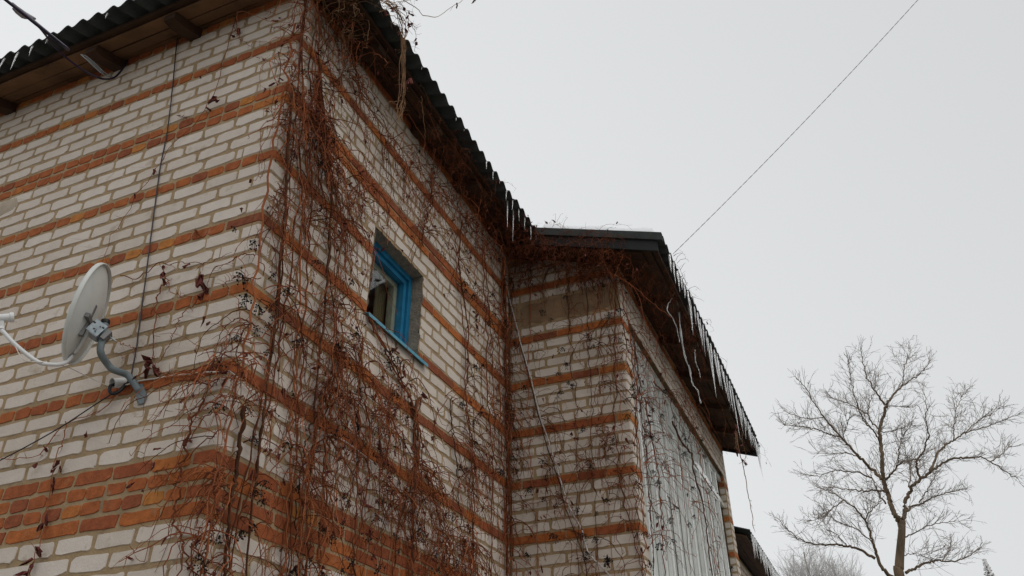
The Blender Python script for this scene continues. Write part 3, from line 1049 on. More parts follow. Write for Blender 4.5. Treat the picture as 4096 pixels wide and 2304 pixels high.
# feed arm and LNB
lnb = np.array(at(6, 800, 1, -.60))
a0 = bk - upb * .03 + ax * .015
arm = smooth_path([a0, np.array(at(188, 888, 1, -.29)), np.array(at(160, 914, 1, -.34)), np.array(at(118, 916, 1, -.42)), np.array(at(88, 906, 1, -.47)), np.array(at(40, 868, 1, -.54)), np.array(at(4, 830, 1, -.59))], 36)
v, f = tube(arm, .0105, 10)
obj('feed_arm', mesh_from('feed_arm', v, f, M_LNB, smooth=True), dish)
ld = (DC - lnb) / np.linalg.norm(DC - lnb)
v, f = tube([lnb - ld * .06, lnb - ld * .015, lnb - ld * .012, lnb + ld * .03, lnb + ld * .034, lnb + ld * .05], [.012, .014, .020, .022, .027, .026], 16)
obj('lnb', mesh_from('lnb', v, f, M_LNB, smooth=False), dish)
v, f = tube([arm[-1], arm[-1] + np.array([-.01, 0, .02]), lnb + np.array([0, 0, -.02])], [.014, .014, .014], 8)
obj('lnb_holder', mesh_from('lnb_holder', v, f, M_LNB), dish)

# ------------------------------------------------------------------ cables
def cable(name, pts, r, mt, label, cat, n=50, k=6, jit=0.0, parent=None):
    P = smooth_path(pts, n)
    if jit:
        P = P + rng.normal(0, jit, P.shape)
    v, f = tube(P, r, k)
    o = obj(name, mesh_from(name, v, f, mt, smooth=True), parent)
    if label:
        o['label'], o['category'] = label, cat
    return o
cable('cable', [at(447, 85, 1, -.02), at(425, 300, 1, -.014), at(400, 440, 1, -.012), at(374, 640, 1, -.014), at(345, 860, 1, -.02), at(328, 958, 1, -.03)],
      .0042, M_CABLE, 'thin dark cable running straight down the banded wall from the eaves to the dish foot', 'cable', 60, jit=.0008)
cable('cable', [at(-40, 1175, 1, -.05), at(0, 1158, 1, -.05), at(80, 1116, 1, -.05), at(160, 1070, 1, -.05), at(230, 1024, 1, -.045), at(290, 985, 1, -.03)],
      .004, M_CABLE, 'black cable slanting down and left from the white pipe stub under the dish', 'cable')
cable('cable', [arm[30], at(60, 905, 1, -.52), at(110, 912, 1, -.44), at(170, 924, 1, -.26), at(225, 950, 1, -.12), at(285, 974, 1, -.05), at(318, 968, 1, -.035)],
      .0022, M_WCABLE, 'thin pale coaxial cable hanging from the dish arm to the white pipe stub', 'cable')
cable('cable', [at(318, 968, 1, -.035), at(352, 958, 1, -.02), at(385, 953, 1, -.014), at(430, 946, 1, -.014), at(480, 940, 1, -.015), at(530, 936, 1, -.016), at(572, 937, 1, -.02),
                (.015, -.02, .735), (.022, .06, .72), at(633, 985, 0, .018), at(662, 1010, 0, .02), at(700, 1043, 0, .022), at(735, 1062, 0, .02), at(790, 1080, 0, .02), at(838, 1096, 0, .022), at(875, 1115, 0, .02), at(925, 1153, 0, .02), at(975, 1192, 0, .02), at(1060, 1252, 0, .02), at(1120, 1300, 0, .02)],
      .0042, M_WCABLE, 'white cable running round the house corner along the orange band from the dish', 'cable', 120)
# pipe stub with its hooked cable
ps = thing('pipe_stub', 'short white plastic pipe stub sticking out of the wall below the dish foot', 'pipe', tuple(at(306, 968, 1, 0)))
pb = np.array(at(312, 962, 1, -.004))
pe = pb + np.array([-.012, -.062, -.030])
v, f = tube([pb, pe], [.027, .027], 18, False)
v2, f2 = tube([pe, pb], [.022, .022], 18, False)
mb = MB()
mb.add(v, f)
mb.add(v2, f2)
nn = 18
mb.f += [(nn + j, nn + (j + 1) % nn, 2 * nn + (nn - ((j + 1) % nn)) % nn, 2 * nn + (nn - j) % nn) for j in range(0)]
obj('pipe', mb.mesh('pipe', M_LNB), ps)
cable('hooked_cable', [pe + np.array([.006, .03, .0]), pe + np.array([.010, -.012, -.02]), pe + np.array([.016, -.015, -.055]), pe + np.array([.035, -.005, -.072]), pe + np.array([.056, .012, -.055]), pe + np.array([.060, .03, -.015]), pe + np.array([.06, .058, .02])],
      .0095, M_BLACK, None, None, 30, 8, parent=ps)
# supply cable that comes to the eaves, with its dead-end clamp and wire
cable('cable', [(-4.6, -5.5, 6.0), at(-60, -60, 1, -1.7), at(30, 8, 1, -1.25), at(62, 36, 1, -1.0), at(100, 70, 1, -.80), at(138, 118, 1, -.55), at(175, 152, 1, -.40), at(215, 180, 1, -.28), at(250, 196, 1, -.2), at(272, 199, 1, -.12), at(292, 192, 1, -.07), at(312, 168, 1, -.03), at(322, 150, 1, .0)],
      .0075, mat('violet_black_cable', (.022, .014, .034), .4, .2, 10), 'dark violet supply cable coming out of the sky to the eaves on the left', 'cable', 90, 8)  # violet tint paints lens colour fringing into a blackish cable
tc_ = thing('tension_clamp', 'grey wedge clamp with wire loops hanging under the left eave', 'clamp', tuple(at(240, 160, 1, -.2)))
c0, c1, c2, c3 = (np.array(at(203, 137, 1, -.30)), np.array(at(217, 145, 1, -.28)), np.array(at(262, 185, 1, -.16)), np.array(at(287, 195, 1, -.08)))
for s_ in (-1, 1):
    q = np.array([.0, .0, .012]) * s_
    cable('wire_loop', [c0, c1 + q, (c1 + c2) / 2 + q * 1.4, c2 + q, c3], .0028, M_ZINC, None, None, 20, 5, parent=tc_)
v, f = tube([c1, (c1 + c2) / 2, c2], [.004, .012, .004], 6)
obj('wedge', mesh_from('wedge', v, f, M_GREYWIRE), tc_)
v, f = tube([at(33, 22, 1, -1.23), at(44, 26, 1, -1.2), at(60, 38, 1, -1.13), at(88, 47, 1, -1.0)], [.006, .020, .022, .007], 8)
o = obj('cable_clamp', mesh_from('cable_clamp', v, f, mat('clamp_grey', (.25, .23, .26), .5, .1, 10), smooth=True))
o['label'], o['category'] = 'small grey clamp on the supply cable against the sky, upper left', 'clamp'
# long pale cable down the second wall
cable('cable', [at(1262, 640, 1, L - .06), at(1270, 690, 1, L - .05), at(1282, 752, 1, L - .045), at(1300, 822, 1, L - .04), at(1312, 872, 1, L - .05), at(1328, 925, 1, L - .045), at(1345, 990, 1, L - .05), at(1358, 1045, 1, L - .06), at(1378, 1105, 1, L - .05),
                at(1398, 1168, 1, L - .05), at(1420, 1240, 1, L - .05), at(1436, 1282, 1, L - .06), at(1462, 1330, 1, L - .05), at(1470, 1360, 1, L - .05), at(1482, 1392, 1, L - .06), at(1512, 1425, 1, L - .06), at(1545, 1460, 1, L - .06)],
      .0065, mat('icy_cable', (.50, .47, .45), .45, .3, 60), 'long pale weathered cable hanging loosely down the recessed wall from the eaves', 'cable', 110, 6, jit=.0012)
# twisted wire against the sky
wa = np.array((1.69, 3.757, 3.41))
k_ = 4096 / 2576
wd_ = RGT * ((2288 * k_ - 2048) / F_PX) - UPV * ((0 - 1152) / F_PX) + FWD
wb = CAM + wd_ * 8.0
wd2 = wb - wa
wl = np.linalg.norm(wd2)
t_ = np.linspace(0, 1.6, 420)
wr, wu, wnn = frame_of(wd2)
tw_ = thing('overhead_wire', 'twisted grey wire rising diagonally across the sky from the annex eave', 'wire', tuple(wa))
for s_ in (0, math.pi):
    P = wa + wd2 * t_[:, None] + (np.cos(t_ * wl * 42 + s_)[:, None] * wr + np.sin(t_ * wl * 42 + s_)[:, None] * wu) * .0021 - np.array([0, 0, 1]) * (.10 * 4 * (t_ / 1.6) * (1 - t_ / 1.6))[:, None]
    v, f = tube(P, .0019, 4)
    obj('strand', mesh_from('strand', v, f, M_GREYWIRE), tw_)

# ------------------------------------------------------------------ icicles
def icicle_mesh(n=9, k=7):
    h = np.linspace(0, 1, n)
    r = (1 - h) ** rng.uniform(.75, 1.1) * (1 + .22 * np.sin(h * rng.uniform(14, 26) + rng.uniform(0, 6))) + .03
    w = np.cumsum(rng.normal(0, .012, (n, 2)), 0) * .25
    P = np.stack([w[:, 0], w[:, 1], -h], -1)
    v, f = tube(P, r, k)
    v[:, :2] = v[:, :2]
    return v, f
ICE = []
for i in range(8):
    n, k = 9, 7
    h = np.linspace(0, 1, n)
    r = (1 - h) ** rng.uniform(.7, 1.1) * (1 + .2 * np.sin(h * rng.uniform(14, 26) + rng.uniform(0, 6))) + .04
    ang = np.arange(k) * 2 * math.pi / k
    v = np.array([(r[a] * math.cos(b) + .25 * math.sin(h[a] * 5 + i), r[a] * math.sin(b), -h[a]) for a in range(n) for b in ang])
    f = [(a * k + b, a * k + (b + 1) % k, (a + 1) * k + (b + 1) % k, (a + 1) * k + b) for a in range(n - 1) for b in range(k)] + [tuple(range(k))]
    ICE.append(mesh_from('icicle', v, f, M_ICE, smooth=True))
ICE_N = {}
def icicle(P, ln, r, label, group):
    o = bpy.data.objects.new('icicle', ICE[int(rng.integers(8))])
    COL.objects.link(o)
    o.location = tuple(P)
    o.scale = (r, r, ln)
    o.rotation_euler = (rng.normal(0, .02), rng.normal(0, .02), rng.uniform(0, 6.28))
    ICE_N[group] = ICE_N.get(group, 0) + 1
    o['label'], o['category'], o['group'] = label.replace('#', ordinal(ICE_N[group])), 'icicle', group
    return o
ORD = 'first second third fourth fifth sixth seventh eighth ninth tenth eleventh twelfth thirteenth fourteenth fifteenth sixteenth seventeenth eighteenth nineteenth'.split()
TENS = {2: 'twent', 3: 'thirt', 4: 'fort', 5: 'fift', 6: 'sixt', 7: 'sevent', 8: 'eight', 9: 'ninet'}
def ordinal(n):
    if n < 20:
        return ORD[n - 1]
    return TENS[n // 10] + ('ieth' if n % 10 == 0 else 'y-' + ORD[n % 10 - 1])
lab_a = '# icicle along the corrugated annex eave, counted from its near corner'
ya = 3.505 + .075
i = 0
while ya < 8.95:
    near = ya < 4.2
    ln = rng.uniform(.15, .26) if near else rng.uniform(.22, .50)
    if rng.random() < .2 and not near:
        ln *= 1.7
    icicle((AX - rng.uniform(.0, .02), ya + rng.normal(0, .012), ZA - .052), ln, rng.uniform(.009, .014), lab_a, 'icicles along the annex eave')
    if rng.random() < .45:
        icicle((AX - rng.uniform(.0, .02), ya + .045 + rng.normal(0, .01), ZA - .035), ln * rng.uniform(.4, .9), rng.uniform(.007, .011), lab_a, 'icicles along the annex eave')
    ya += .15
for yq, ln in ((.93, .05), (1.53, .07), (1.68, .05), (2.13, .16), (2.28, .17), (2.43, .06), (2.58, .20), (2.73, .22), (2.88, .26), (3.03, .24), (3.18, .30), (3.30, .22)):
    icicle((OV - .005, .4027 + .075 + .15 * round((yq - .478) / .15), ZC - .052), ln * .62, .0065 if ln > .1 else .0045, '# slim icicle on the long wavy roof edge, counted towards the annex', 'icicles along the main eave')
for px, ln in ((-1.38 - .075, .06), (-1.98 - .075, .05), (-2.13 - .075, .12), (-2.28 - .075, .22), (-2.43 - .075, .2), (-2.58 - .075, .17), (-2.73 - .075, .18), (-2.88 - .075, .2)):
    icicle((px + .02, -OV + .005, ZC - .048), ln * .85, .008, '# icicle under the left roof edge, counted from the house corner', 'icicles along the left eave')
ya = 9.05
while ya < 14.3:
    icicle((1.36, ya, 2.14 - .05), rng.uniform(.12, .42), rng.uniform(.010, .017), '# icicle along the low roof behind the pier, counted from the pier', 'icicles along the low roof')
    ya += rng.uniform(.10, .2)
# two long icicles by the inner corner
for (px, py, ln) in ((1276, 558, .22), (1291, 575, .26)):
    icicle(at(px, py - 60, 0, .36), ln * 1.7, .010, '# long thin icicle at the inner corner, counted from the left', 'icicles at the inner corner')
def ice_strand(pts, r, label):
    P = smooth_path(pts, 40)
    P = P + rng.normal(0, .002, P.shape)
    rad = r * (1 + .35 * np.sin(np.linspace(0, 40, 40)) + rng.normal(0, .12, 40)) * np.linspace(1.1, .7, 40)
    v, f = tube(P, np.abs(rad), 6)
    o = obj('icy_strand', mesh_from('icy_strand', v, f, M_ICE, smooth=True))
    o['label'], o['category'] = label, 'icicle'
XS = W + .38
ice_strand([at(1706, 760, 0, XS), at(1712, 830, 0, XS), at(1722, 890, 0, XS), at(1735, 930, 0, XS), at(1742, 965, 0, XS), at(1756, 985, 0, XS), at(1763, 1015, 0, XS)], .008, 'long crooked ice coated strand hanging below the annex soffit')
ice_strand([at(1710, 745, 0, XS), at(1690, 752, 0, XS), at(1678, 778, 0, XS), at(1692, 800, 0, XS), at(1704, 830, 0, XS), at(1710, 862, 0, XS)], .005, 'bent ice coated twig looping under the annex soffit')
ice_strand([at(1722, 690, 0, XS + .08), at(1728, 760, 0, XS + .08), at(1738, 800, 0, XS + .08), at(1742, 830, 0, XS + .08)], .006, 'straight icy strand close to the annex eave near its corner')
ice_strand([at(1748, 880, 0, XS), at(1750, 910, 0, XS), at(1758, 930, 0, XS), at(1762, 950, 0, XS)], .006, 'short icy strand beside the long crooked one')

# ------------------------------------------------------------------ creeper
def keep_out(P, g=.008):
    x, y, z = P
    if y > L - g and x < W + g:
        if x > W - .06 and (W + g - x) < (y - L + g):
            x = W + g
        elif y < L + .35 and not x > W:
            y = L - g
        else:
            x = max(x, W + g)
    if x < g and y > -g and y < L:
        if -x + g < y + g:
            x = g
        else:
            y = -g
    return np.array((x, y, z))

def strand(P, d, length, g=.30, jit=.22, seg=.045, kink=.5):
    pts = [np.array(P, float)]
    d = np.array(d, float)
    d /= np.linalg.norm(d) + 1e-9
    n = max(3, int(length / seg))
    for i in range(n):
        d = d + np.array([0, 0, -g]) + rng.normal(0, jit * 1.12 * (1 + (kink if i % 3 == 0 else 0)), 3) * np.array([1, 1, .6])
        d /= np.linalg.norm(d)
        pts.append(keep_out(pts[-1] + d * seg * rng.uniform(.7, 1.25)))
    return np.array(pts)

LEAF = []
for i in range(8):
    nr = 9
    v = [(0, 0, 0)]
    for j in range(nr):
        a = 2 * math.pi * j / nr
        r = rng.uniform(.45, 1.0) * (1.15 if j % 2 else .75)
        v.append((r * math.cos(a) * .6, r * math.sin(a) * .45, -.5 + .75 * r * math.cos(a + i) + rng.normal(0, .25)))
    v.append((0.1, .05, -1.1))
    f = [(0, j + 1, (j + 1) % nr + 1) for j in range(nr)] + [(nr + 1, (j + 1) % nr + 1, j + 1) for j in range(0, nr, 2)]
    LEAF.append(mesh_from('leaf', v, f, M_LEAF))
BERRY = []
def ico(c, r):
    p = (1 + 5 ** .5) / 2
    v = np.array([(-1, p, 0), (1, p, 0), (-1, -p, 0), (1, -p, 0), (0, -1, p), (0, 1, p), (0, -1, -p), (0, 1, -p), (p, 0, -1), (p, 0, 1), (-p, 0, -1), (-p, 0, 1)]) / math.sqrt(1 + p * p) * r + c
    f = [(0, 11, 5), (0, 5, 1), (0, 1, 7), (0, 7, 10), (0, 10, 11), (1, 5, 9), (5, 11, 4), (11, 10, 2), (10, 7, 6), (7, 1, 8), (3, 9, 4), (3, 4, 2), (3, 2, 6), (3, 6, 8), (3, 8, 9), (4, 9, 5), (2, 4, 11), (6, 2, 10), (8, 6, 7), (9, 8, 1)]
    return v, f
for i in range(6):
    mb = MB()
    nb = int(rng.integers(12, 24))
    for j in range(nb):
        c = np.array([rng.normal(0, .018), rng.normal(0, .014), -.02 + rng.normal(0, .016)])
        mb.add(*ico(c, rng.uniform(.0038, .0055)))
        mb.tube([c, c * .5 + np.array([0, 0, .004]), (0, 0, .006)], .001, 3)
    BERRY.append(mb.mesh('berry_cluster', M_BERRY, True))

WALLS = {'L': (1, 0.0, np.array([1., 0, 0]), np.array([0, -1., 0])), 'R': (0, 0.0, np.array([0, 1., 0]), np.array([1., 0, 0])),
         'S': (1, L, np.array([1., 0, 0]), np.array([0, -1., 0])), 'T': (0, W, np.array([0, 1., 0]), np.array([1., 0, 0]))}

class Creeper:
    def __init__(s, label, loc):
        s.o = thing('climbing_vine', label, 'climbing vine', loc, 'bare creepers on the house')
        s.tw = MB()
        s.nodes = []
        s.kr, s.kt = 1.0, 1.0
    def rope(s, wall, pts, r=.006, wander=.02, n=46, off=.015, mt=None, name='stem'):
        axis, val, tan, nor = WALLS[wall]
        sgn = 1 if nor[axis] > 0 else -1
        Q = np.array([at(px, py, axis, val + sgn * off) for px, py in pts])
        P = smooth_path(Q, n)
        w1 = np.cumsum(np.cumsum(rng.normal(0, .16, n)) * .55 + rng.normal(0, .3, n))
        w1 -= np.linspace(w1[0], w1[-1], n)
        ph = rng.uniform(0, 6)
        P = P + tan * (w1 * wander * .35 + rng.normal(0, wander * .22, n))[:, None] + nor * (np.abs(rng.normal(0, .009, n)))[:, None]
        P[:, 2] += rng.normal(0, .004, n)
        P = np.array([keep_out(p) for p in P])
        rad = np.linspace(r, r * .6, n) * rng.uniform(.85, 1.15, n)
        v, f = tube(P, rad, 5)
        obj(name, mesh_from(name, v, f, mt or M_VINE, float(rng.beta(1.2, 1.8)), smooth=True), s.o)
        s.nodes += [(p, tan, nor) for p in P]
        return P
    def hang(s, P, d, length, r, g=.3, jit=.2, stubs=.36, kink=.5):
        length, g, r = length * 1.45, g * 1.15, r * 1.28 * s.kr
        pts = strand(P, d, length, g, jit, kink=kink)
        n = len(pts)
        s.tw.tube(pts, np.linspace(r, r * .45, n), 3, float(rng.beta(1.5, 1.7)) * s.kt, False)
        for q in pts[1:]:
            if rng.random() < stubs:
                dd = rng.normal(0, 1, 3)
                dd[2] = dd[2] * .5 - .1
                k2 = strand(q, dd, rng.uniform(.02, .085), rng.choice([-.25, .3]), .35, .018)
                s.tw.tube(k2, np.linspace(r * .55, r * .3, len(k2)), 3, .5, False)
                if rng.random() < .1:
                    s.leaf(k2[-1], rng.uniform(.014, .026))
        return pts
    def column(s, wall, pts, width, ropes, strands, length=(.2, .7), r=.0026, off=.015, spread=1.0, leaves=0, berries=0, rr=.0065, up=.4, trange=(0, 1), g=.3):
        axis, val, tan, nor = WALLS[wall]
        base = []
        for i in range(ropes):
            sh = rng.normal(0, width * .45)
            Q = [np.array(p) for p in pts]
            base.append(s.rope(wall, Q, rr * rng.uniform(.55, 1.2), .05, off=off + abs(rng.normal(0, .012))) )
        sgn = 1 if nor[axis] > 0 else -1
        C = smooth_path(np.array([at(px, py, axis, val + sgn * (off + .01)) for px, py in pts]), 60)
        left_in = 0
        for i in range(strands):
            if left_in <= 0:        # strands leave the stem in bunches
                left_in = int(rng.integers(2, 9))
                t0 = rng.uniform(trange[0], trange[1]) * 59
                a0_, b0_ = rng.normal(0, width), rng.normal(0, .8)
                tn0 = rng.beta(1.3, 1.6)
            left_in -= 1
            t = int(np.clip(t0 + rng.normal(0, 1.2), 0, 59))
            P = C[t] + tan * (a0_ + rng.normal(0, .018)) + nor * abs(rng.normal(0, .03))
            d = tan * (b0_ + rng.normal(0, .5)) * spread + nor * abs(rng.normal(0, .45)) + np.array([0, 0, rng.normal(up, .4)])
            s.hang(keep_out(P), d, rng.uniform(*length), r * rng.uniform(.6, 1.35), g)
        for i in range(leaves):
            t = int(rng.uniform(*trange) * 59)
            s.leaf(keep_out(C[t] + tan * rng.normal(0, width * 1.6) + nor * rng.uniform(.02, .08), .02), rng.uniform(.018, .036))
        for i in range(berries):
            t = int(rng.uniform(*trange) * 59)
            s.berry(keep_out(C[t] + tan * rng.normal(0, width * 1.7) + nor * rng.uniform(.03, .09), .03))
    def leaf(s, P, size=.03):
        o = bpy.data.objects.new('leaf', LEAF[int(rng.integers(8))])
        COL.objects.link(o)
        o.parent = s.o
        o.matrix_parent_inverse = Matrix.Translation(-Vector(WORLD_LOC[s.o.name]))
        o.location = tuple(P)
        o.rotation_euler = (rng.normal(0, .5), rng.normal(0, .5), rng.uniform(0, 6.28))
        o.scale = (size, size, size * rng.uniform(.9, 1.5))
    def berry(s, P):
        o = bpy.data.objects.new('berry_cluster', BERRY[int(rng.integers(6))])
        COL.objects.link(o)
        o.parent = s.o
        o.matrix_parent_inverse = Matrix.Translation(-Vector(WORLD_LOC[s.o.name]))
        o.location = tuple(P)
        o.rotation_euler = (0, 0, rng.uniform(0, 6.28))
        k_ = rng.uniform(.75, 1.25)
        o.scale = (k_, k_, k_)
    def line(s, wall, pts, r=.003, off=.02, stubs=.4, n=26, leaves=0, wob=.004):
        axis, val, tan, nor = WALLS[wall]
        sgn = 1 if nor[axis] > 0 else -1
        P = smooth_path(np.array([at(px, py, axis, val + sgn * off) for px, py in pts]), n) + rng.normal(0, wob, (n, 3))
        s.tw.tube(P, np.linspace(r, r * .6, n), 4, float(rng.uniform(.2, .9)), False)
        for q in P[1:]:
            if rng.random() < stubs:
                dd = rng.normal(0, 1, 3)
                k2 = strand(q, dd, rng.uniform(.02, .07), .2, .3, .018)
                s.tw.tube(k2, np.linspace(r * .5, r * .3, len(k2)), 3, .5, False)
        for i in range(leaves):
            s.leaf(P[int(rng.integers(n))], rng.uniform(.02, .036))
        return P
    def done(s, mt=None):
        obj('twigs', s.tw.mesh('twigs', mt or M_VINE), s.o, kind='stuff')

# 1. the dense creeper on the house corner
c = Creeper('dense reddish brown bare creeper hanging over the house corner', (.05, -.05, GZ))
ARR = [(765, -40), (742, 60), (728, 150), (715, 250), (700, 340), (685, 430), (668, 540), (650, 640), (636, 740), (616, 840), (600, 920), (582, 1010), (565, 1100), (548, 1200), (530, 1310), (515, 1449), (508, 1520)]
c.column('R', [(770, -40), (755, 60), (745, 200), (735, 300), (722, 400), (706, 520), (692, 640), (676, 760), (660, 860), (640, 960), (620, 1080), (600, 1200), (575, 1320), (560, 1449), (556, 1500)], .075, 3, 135, (.2, .6), leaves=12, berries=14, off=.02, spread=1.5)
c.column('L', [(742, 60), (725, 150), (712, 250), (690, 360), (672, 450), (650, 600), (628, 740), (600, 880), (575, 1000), (555, 1110), (535, 1230), (515, 1400), (510, 1480)], .06, 1, 60, (.15, .42), leaves=5, berries=3, off=.02, spread=1.4)
c.column('L', [(600, 900), (560, 930), (530, 960), (500, 990)], .06, 0, 16, (.2, .45), r=.0027, up=.6)
c.column('L', [(520, 1000), (505, 1150), (500, 1300), (500, 1449)], .04, 1, 12, (.25, .5), r=.0027, up=.1, spread=.5)
c.column('L', [(560, 1180), (530, 1260), (510, 1400)], .03, 3, 18, (.15, .35), r=.003, spread=.4, up=0)
for (x_, y_) in ((640, 608), (606, 690), (620, 745), (650, 770), (612, 760), (548, 912), (690, 690), (690, 795), (628, 1030), (680, 880), (640, 1100), (665, 1210), (500, 1395), (512, 1415), (640, 1320)):
    c.berry(np.array(at(x_, y_, 1 if x_ < 625 else 0, -.06 if x_ < 625 else .05)))
c.rope('R', [(735, 220), (722, 340), (716, 480), (700, 640), (690, 800), (668, 960), (650, 1120), (628, 1300), (612, 1500)], .010, .015, mt=M_VINE_D, off=.03)
c.rope('R', [(612, 1020), (598, 1160), (580, 1300), (566, 1420), (560, 1500)], .012, .012, mt=M_VINE_D, off=.03)
# arching tendrils on the left wall beside the corner
for pts in ([(640, 640), (610, 640), (570, 662), (535, 680), (520, 720)], [(655, 700), (590, 700), (556, 720)], [(650, 820), (600, 800), (560, 830), (545, 870)], [(640, 850), (590, 860), (540, 870), (515, 880)],
            [(600, 870), (540, 905), (490, 930), (440, 935), (410, 945)], [(620, 960), (560, 950), (520, 985), (480, 1040)], [(600, 1000), (550, 1000), (505, 1030), (470, 1090), (440, 1180)], [(590, 1050), (530, 1040), (490, 1080), (430, 1190), (390, 1240)],
            [(560, 1080), (500, 1120), (440, 1190), (410, 1180), (388, 1190)], [(560, 1190), (500, 1190), (440, 1210), (390, 1195)]):
    c.line('L', pts, .0034, .03, .5)
for pts in ([(700, 655), (760, 620), (820, 610), (870, 590)], [(650, 760), (720, 720), (800, 740), (850, 700)], [(660, 850), (700, 800), (760, 780), (830, 790)], [(690, 870), (760, 830), (850, 850)], [(700, 900), (760, 870), (800, 890), (830, 940)]):
    c.line('R', pts, .0034, .05, .5)
c.done()

# 2. thick hanging ropes on the long wall next to the corner, up to the window
c = Creeper('thick tangled hanging creeper on the wall between the house corner and blue window', (.05, .7, GZ))
c.column('R', [(800, -20), (798, 80), (796, 170), (800, 260), (808, 340), (822, 420), (840, 520), (848, 620), (848, 720), (848, 800), (850, 880), (852, 960), (856, 1060)], .07, 5, 132, (.25, .65), rr=.006, leaves=18, berries=6, spread=1.4)
c.column('R', [(796, 190), (805, 300), (818, 400), (838, 470)], .03, 7, 40, (.3, .6), rr=.007)
c.rope('R', [(800, 150), (812, 260), (826, 380), (836, 480), (830, 600), (820, 740), (800, 900), (790, 1060), (775, 1250), (765, 1500)], .010, .015, mt=M_VINE_D, off=.03)
c.column('R', [(760, 230), (768, 330), (772, 430), (770, 530), (762, 650), (755, 780), (748, 900), (745, 1020), (738, 1150), (725, 1300), (715, 1449), (712, 1500)], .085, 3, 100, (.2, .6), leaves=8, berries=10, spread=1.4)
c.column('R', [(850, 860), (830, 960), (820, 1060), (815, 1180), (810, 1320), (805, 1449)], .07, 2, 46, (.25, .6), leaves=6, berries=6)
c.column('R', [(800, 20), (830, 80), (870, 160), (900, 230)], .10, 0, 46, (.2, .55), leaves=5)
c.column('R', [(900, 240), (960, 340), (1005, 420)], .08, 0, 40, (.3, .75), r=.0022)
c.column('R', [(905, 430), (912, 500), (910, 560)], .05, 1, 26, (.2, .4), leaves=6)
for pts in ([(900, 230), (935, 260), (965, 300), (985, 390)], [(990, 330), (992, 400), (985, 480), (975, 560)], [(905, 380), (900, 440), (915, 520), (920, 560)], [(840, 600), (880, 580), (920, 600)], [(850, 700), (880, 640), (905, 600)]):
    c.line('R', pts, .003, .03, .5, leaves=1)
c.done(M_VINE)

# 3. creeper below and right of the window
c = Creeper('bare creeper with black berries on the wall below the blue window', (.05, 1.6, GZ))
c.column('R', [(925, 800), (950, 850), (975, 900), (1000, 960), (1030, 1030), (1042, 1100), (1045, 1180), (1040, 1260), (1035, 1340), (1030, 1449), (1030, 1500)], .08, 2, 84, (.2, .6), leaves=14, berries=10)
c.rope('R', [(1052, 1000), (1040, 1060), (1042, 1110), (1048, 1170), (1040, 1240), (1040, 1320), (1035, 1420), (1034, 1500)], .014, .02, mt=M_VINE_D)
c.rope('R', [(1030, 1010), (1048, 1070), (1050, 1150), (1030, 1220), (1000, 1330), (985, 1480)], .009, .02, mt=M_VINE_D)
c.column('R', [(910, 850), (900, 950), (905, 1060), (905, 1180), (900, 1300), (890, 1449)], .10, 2, 60, (.25, .6), leaves=6, berries=9)
c.column('R', [(980, 1000), (970, 1100), (960, 1250), (950, 1449)], .11, 1, 56, (.25, .6), leaves=6, berries=10)
c.column('R', [(1060, 1180), (1090, 1280), (1110, 1380), (1120, 1480)], .12, 1, 80, (.2, .55), leaves=5, berries=9)
for (x_, y_) in ((1062, 990), (1036, 1122), (1046, 1172)):
    c.leaf(np.array(at(x_, y_, 0, .05)), .045)
c.column('R', [(830, 950), (790, 1080), (770, 1200), (760, 1320), (750, 1449)], .08, 2, 46, (.3, .7), berries=7)
c.done()

# 4. creeper right of the window up to the inner corner
c = Creeper('loose bare creeper on the wall between the blue window and the inner corner', (.05, 2.8, GZ))
c.column('R', [(1085, 430), (1078, 500), (1070, 560), (1062, 620)], .04, 2, 30, (.25, .6), leaves=9)
c.column('R', [(1160, 560), (1150, 640), (1158, 720), (1172, 800), (1178, 900), (1172, 1000), (1180, 1080), (1188, 1160), (1186, 1280), (1190, 1449)], .07, 3, 80, (.2, .55), leaves=9, berries=9)
c.column('R', [(1215, 620), (1222, 720), (1228, 840), (1230, 960), (1234, 1100), (1235, 1260), (1232, 1449)], .13, 2, 90, (.2, .5), leaves=8, berries=10)
c.column('R', [(1266, 650), (1268, 800), (1272, 980), (1274, 1160), (1274, 1449)], .05, 6, 90, (.2, .5), rr=.008, leaves=3, berries=4)
c.column('R', [(1050, 440), (1120, 500), (1180, 570), (1240, 640)], .09, 0, 80, (.2, .5), r=.0022)
c.column('R', [(1130, 1000), (1140, 1160), (1150, 1300), (1150, 1449)], .12, 1, 60, (.2, .5), berries=7)
c.done(M_VINE)

# 5. creeper on the recessed wall
c = Creeper('bare creeper with black berry clusters on the recessed wall by the inner corner', (.6, L - .05, GZ))
c.kt = .6
for x0_, n_, st in ((1335, 1, 26), (1385, 0, 24), (1430, 1, 32), (1480, 1, 36), (1520, 1, 44)):
    c.column('S', [(x0_ - 5, 690), (x0_, 800), (x0_ + 8, 950), (x0_ + 14, 1100), (x0_ + 20, 1260), (x0_ + 24, 1460)], .085, n_, st, (.2, .5), leaves=5, berries=9, r=.0024, rr=.0045, up=.2)
c.column('S', [(1545, 660), (1560, 760), (1575, 880), (1586, 1000), (1598, 1140), (1612, 1300), (1622, 1460)], .05, 4, 80, (.2, .5), leaves=8, berries=9, rr=.006)
c.column('S', [(1310, 660), (1380, 668), (1450, 690), (1530, 700)], .06, 0, 60, (.15, .4), leaves=5)
c.column('S', [(1290, 700), (1288, 900), (1290, 1100), (1292, 1400)], .05, 2, 34, (.2, .5), rr=.007)
for pts in ([(1285, 930), (1360, 950), (1430, 960), (1480, 930)], [(1300, 1010), (1380, 1040), (1440, 1060), (1500, 1040)], [(1290, 1130), (1350, 1100), (1400, 1070), (1480, 1080)], [(1290, 1280), (1370, 1260), (1450, 1250)], [(1300, 1390), (1350, 1340), (1420, 1350)], [(1480, 1400), (1530, 1340), (1580, 1320)]):
    c.line('S', pts, .003, .03, .4)
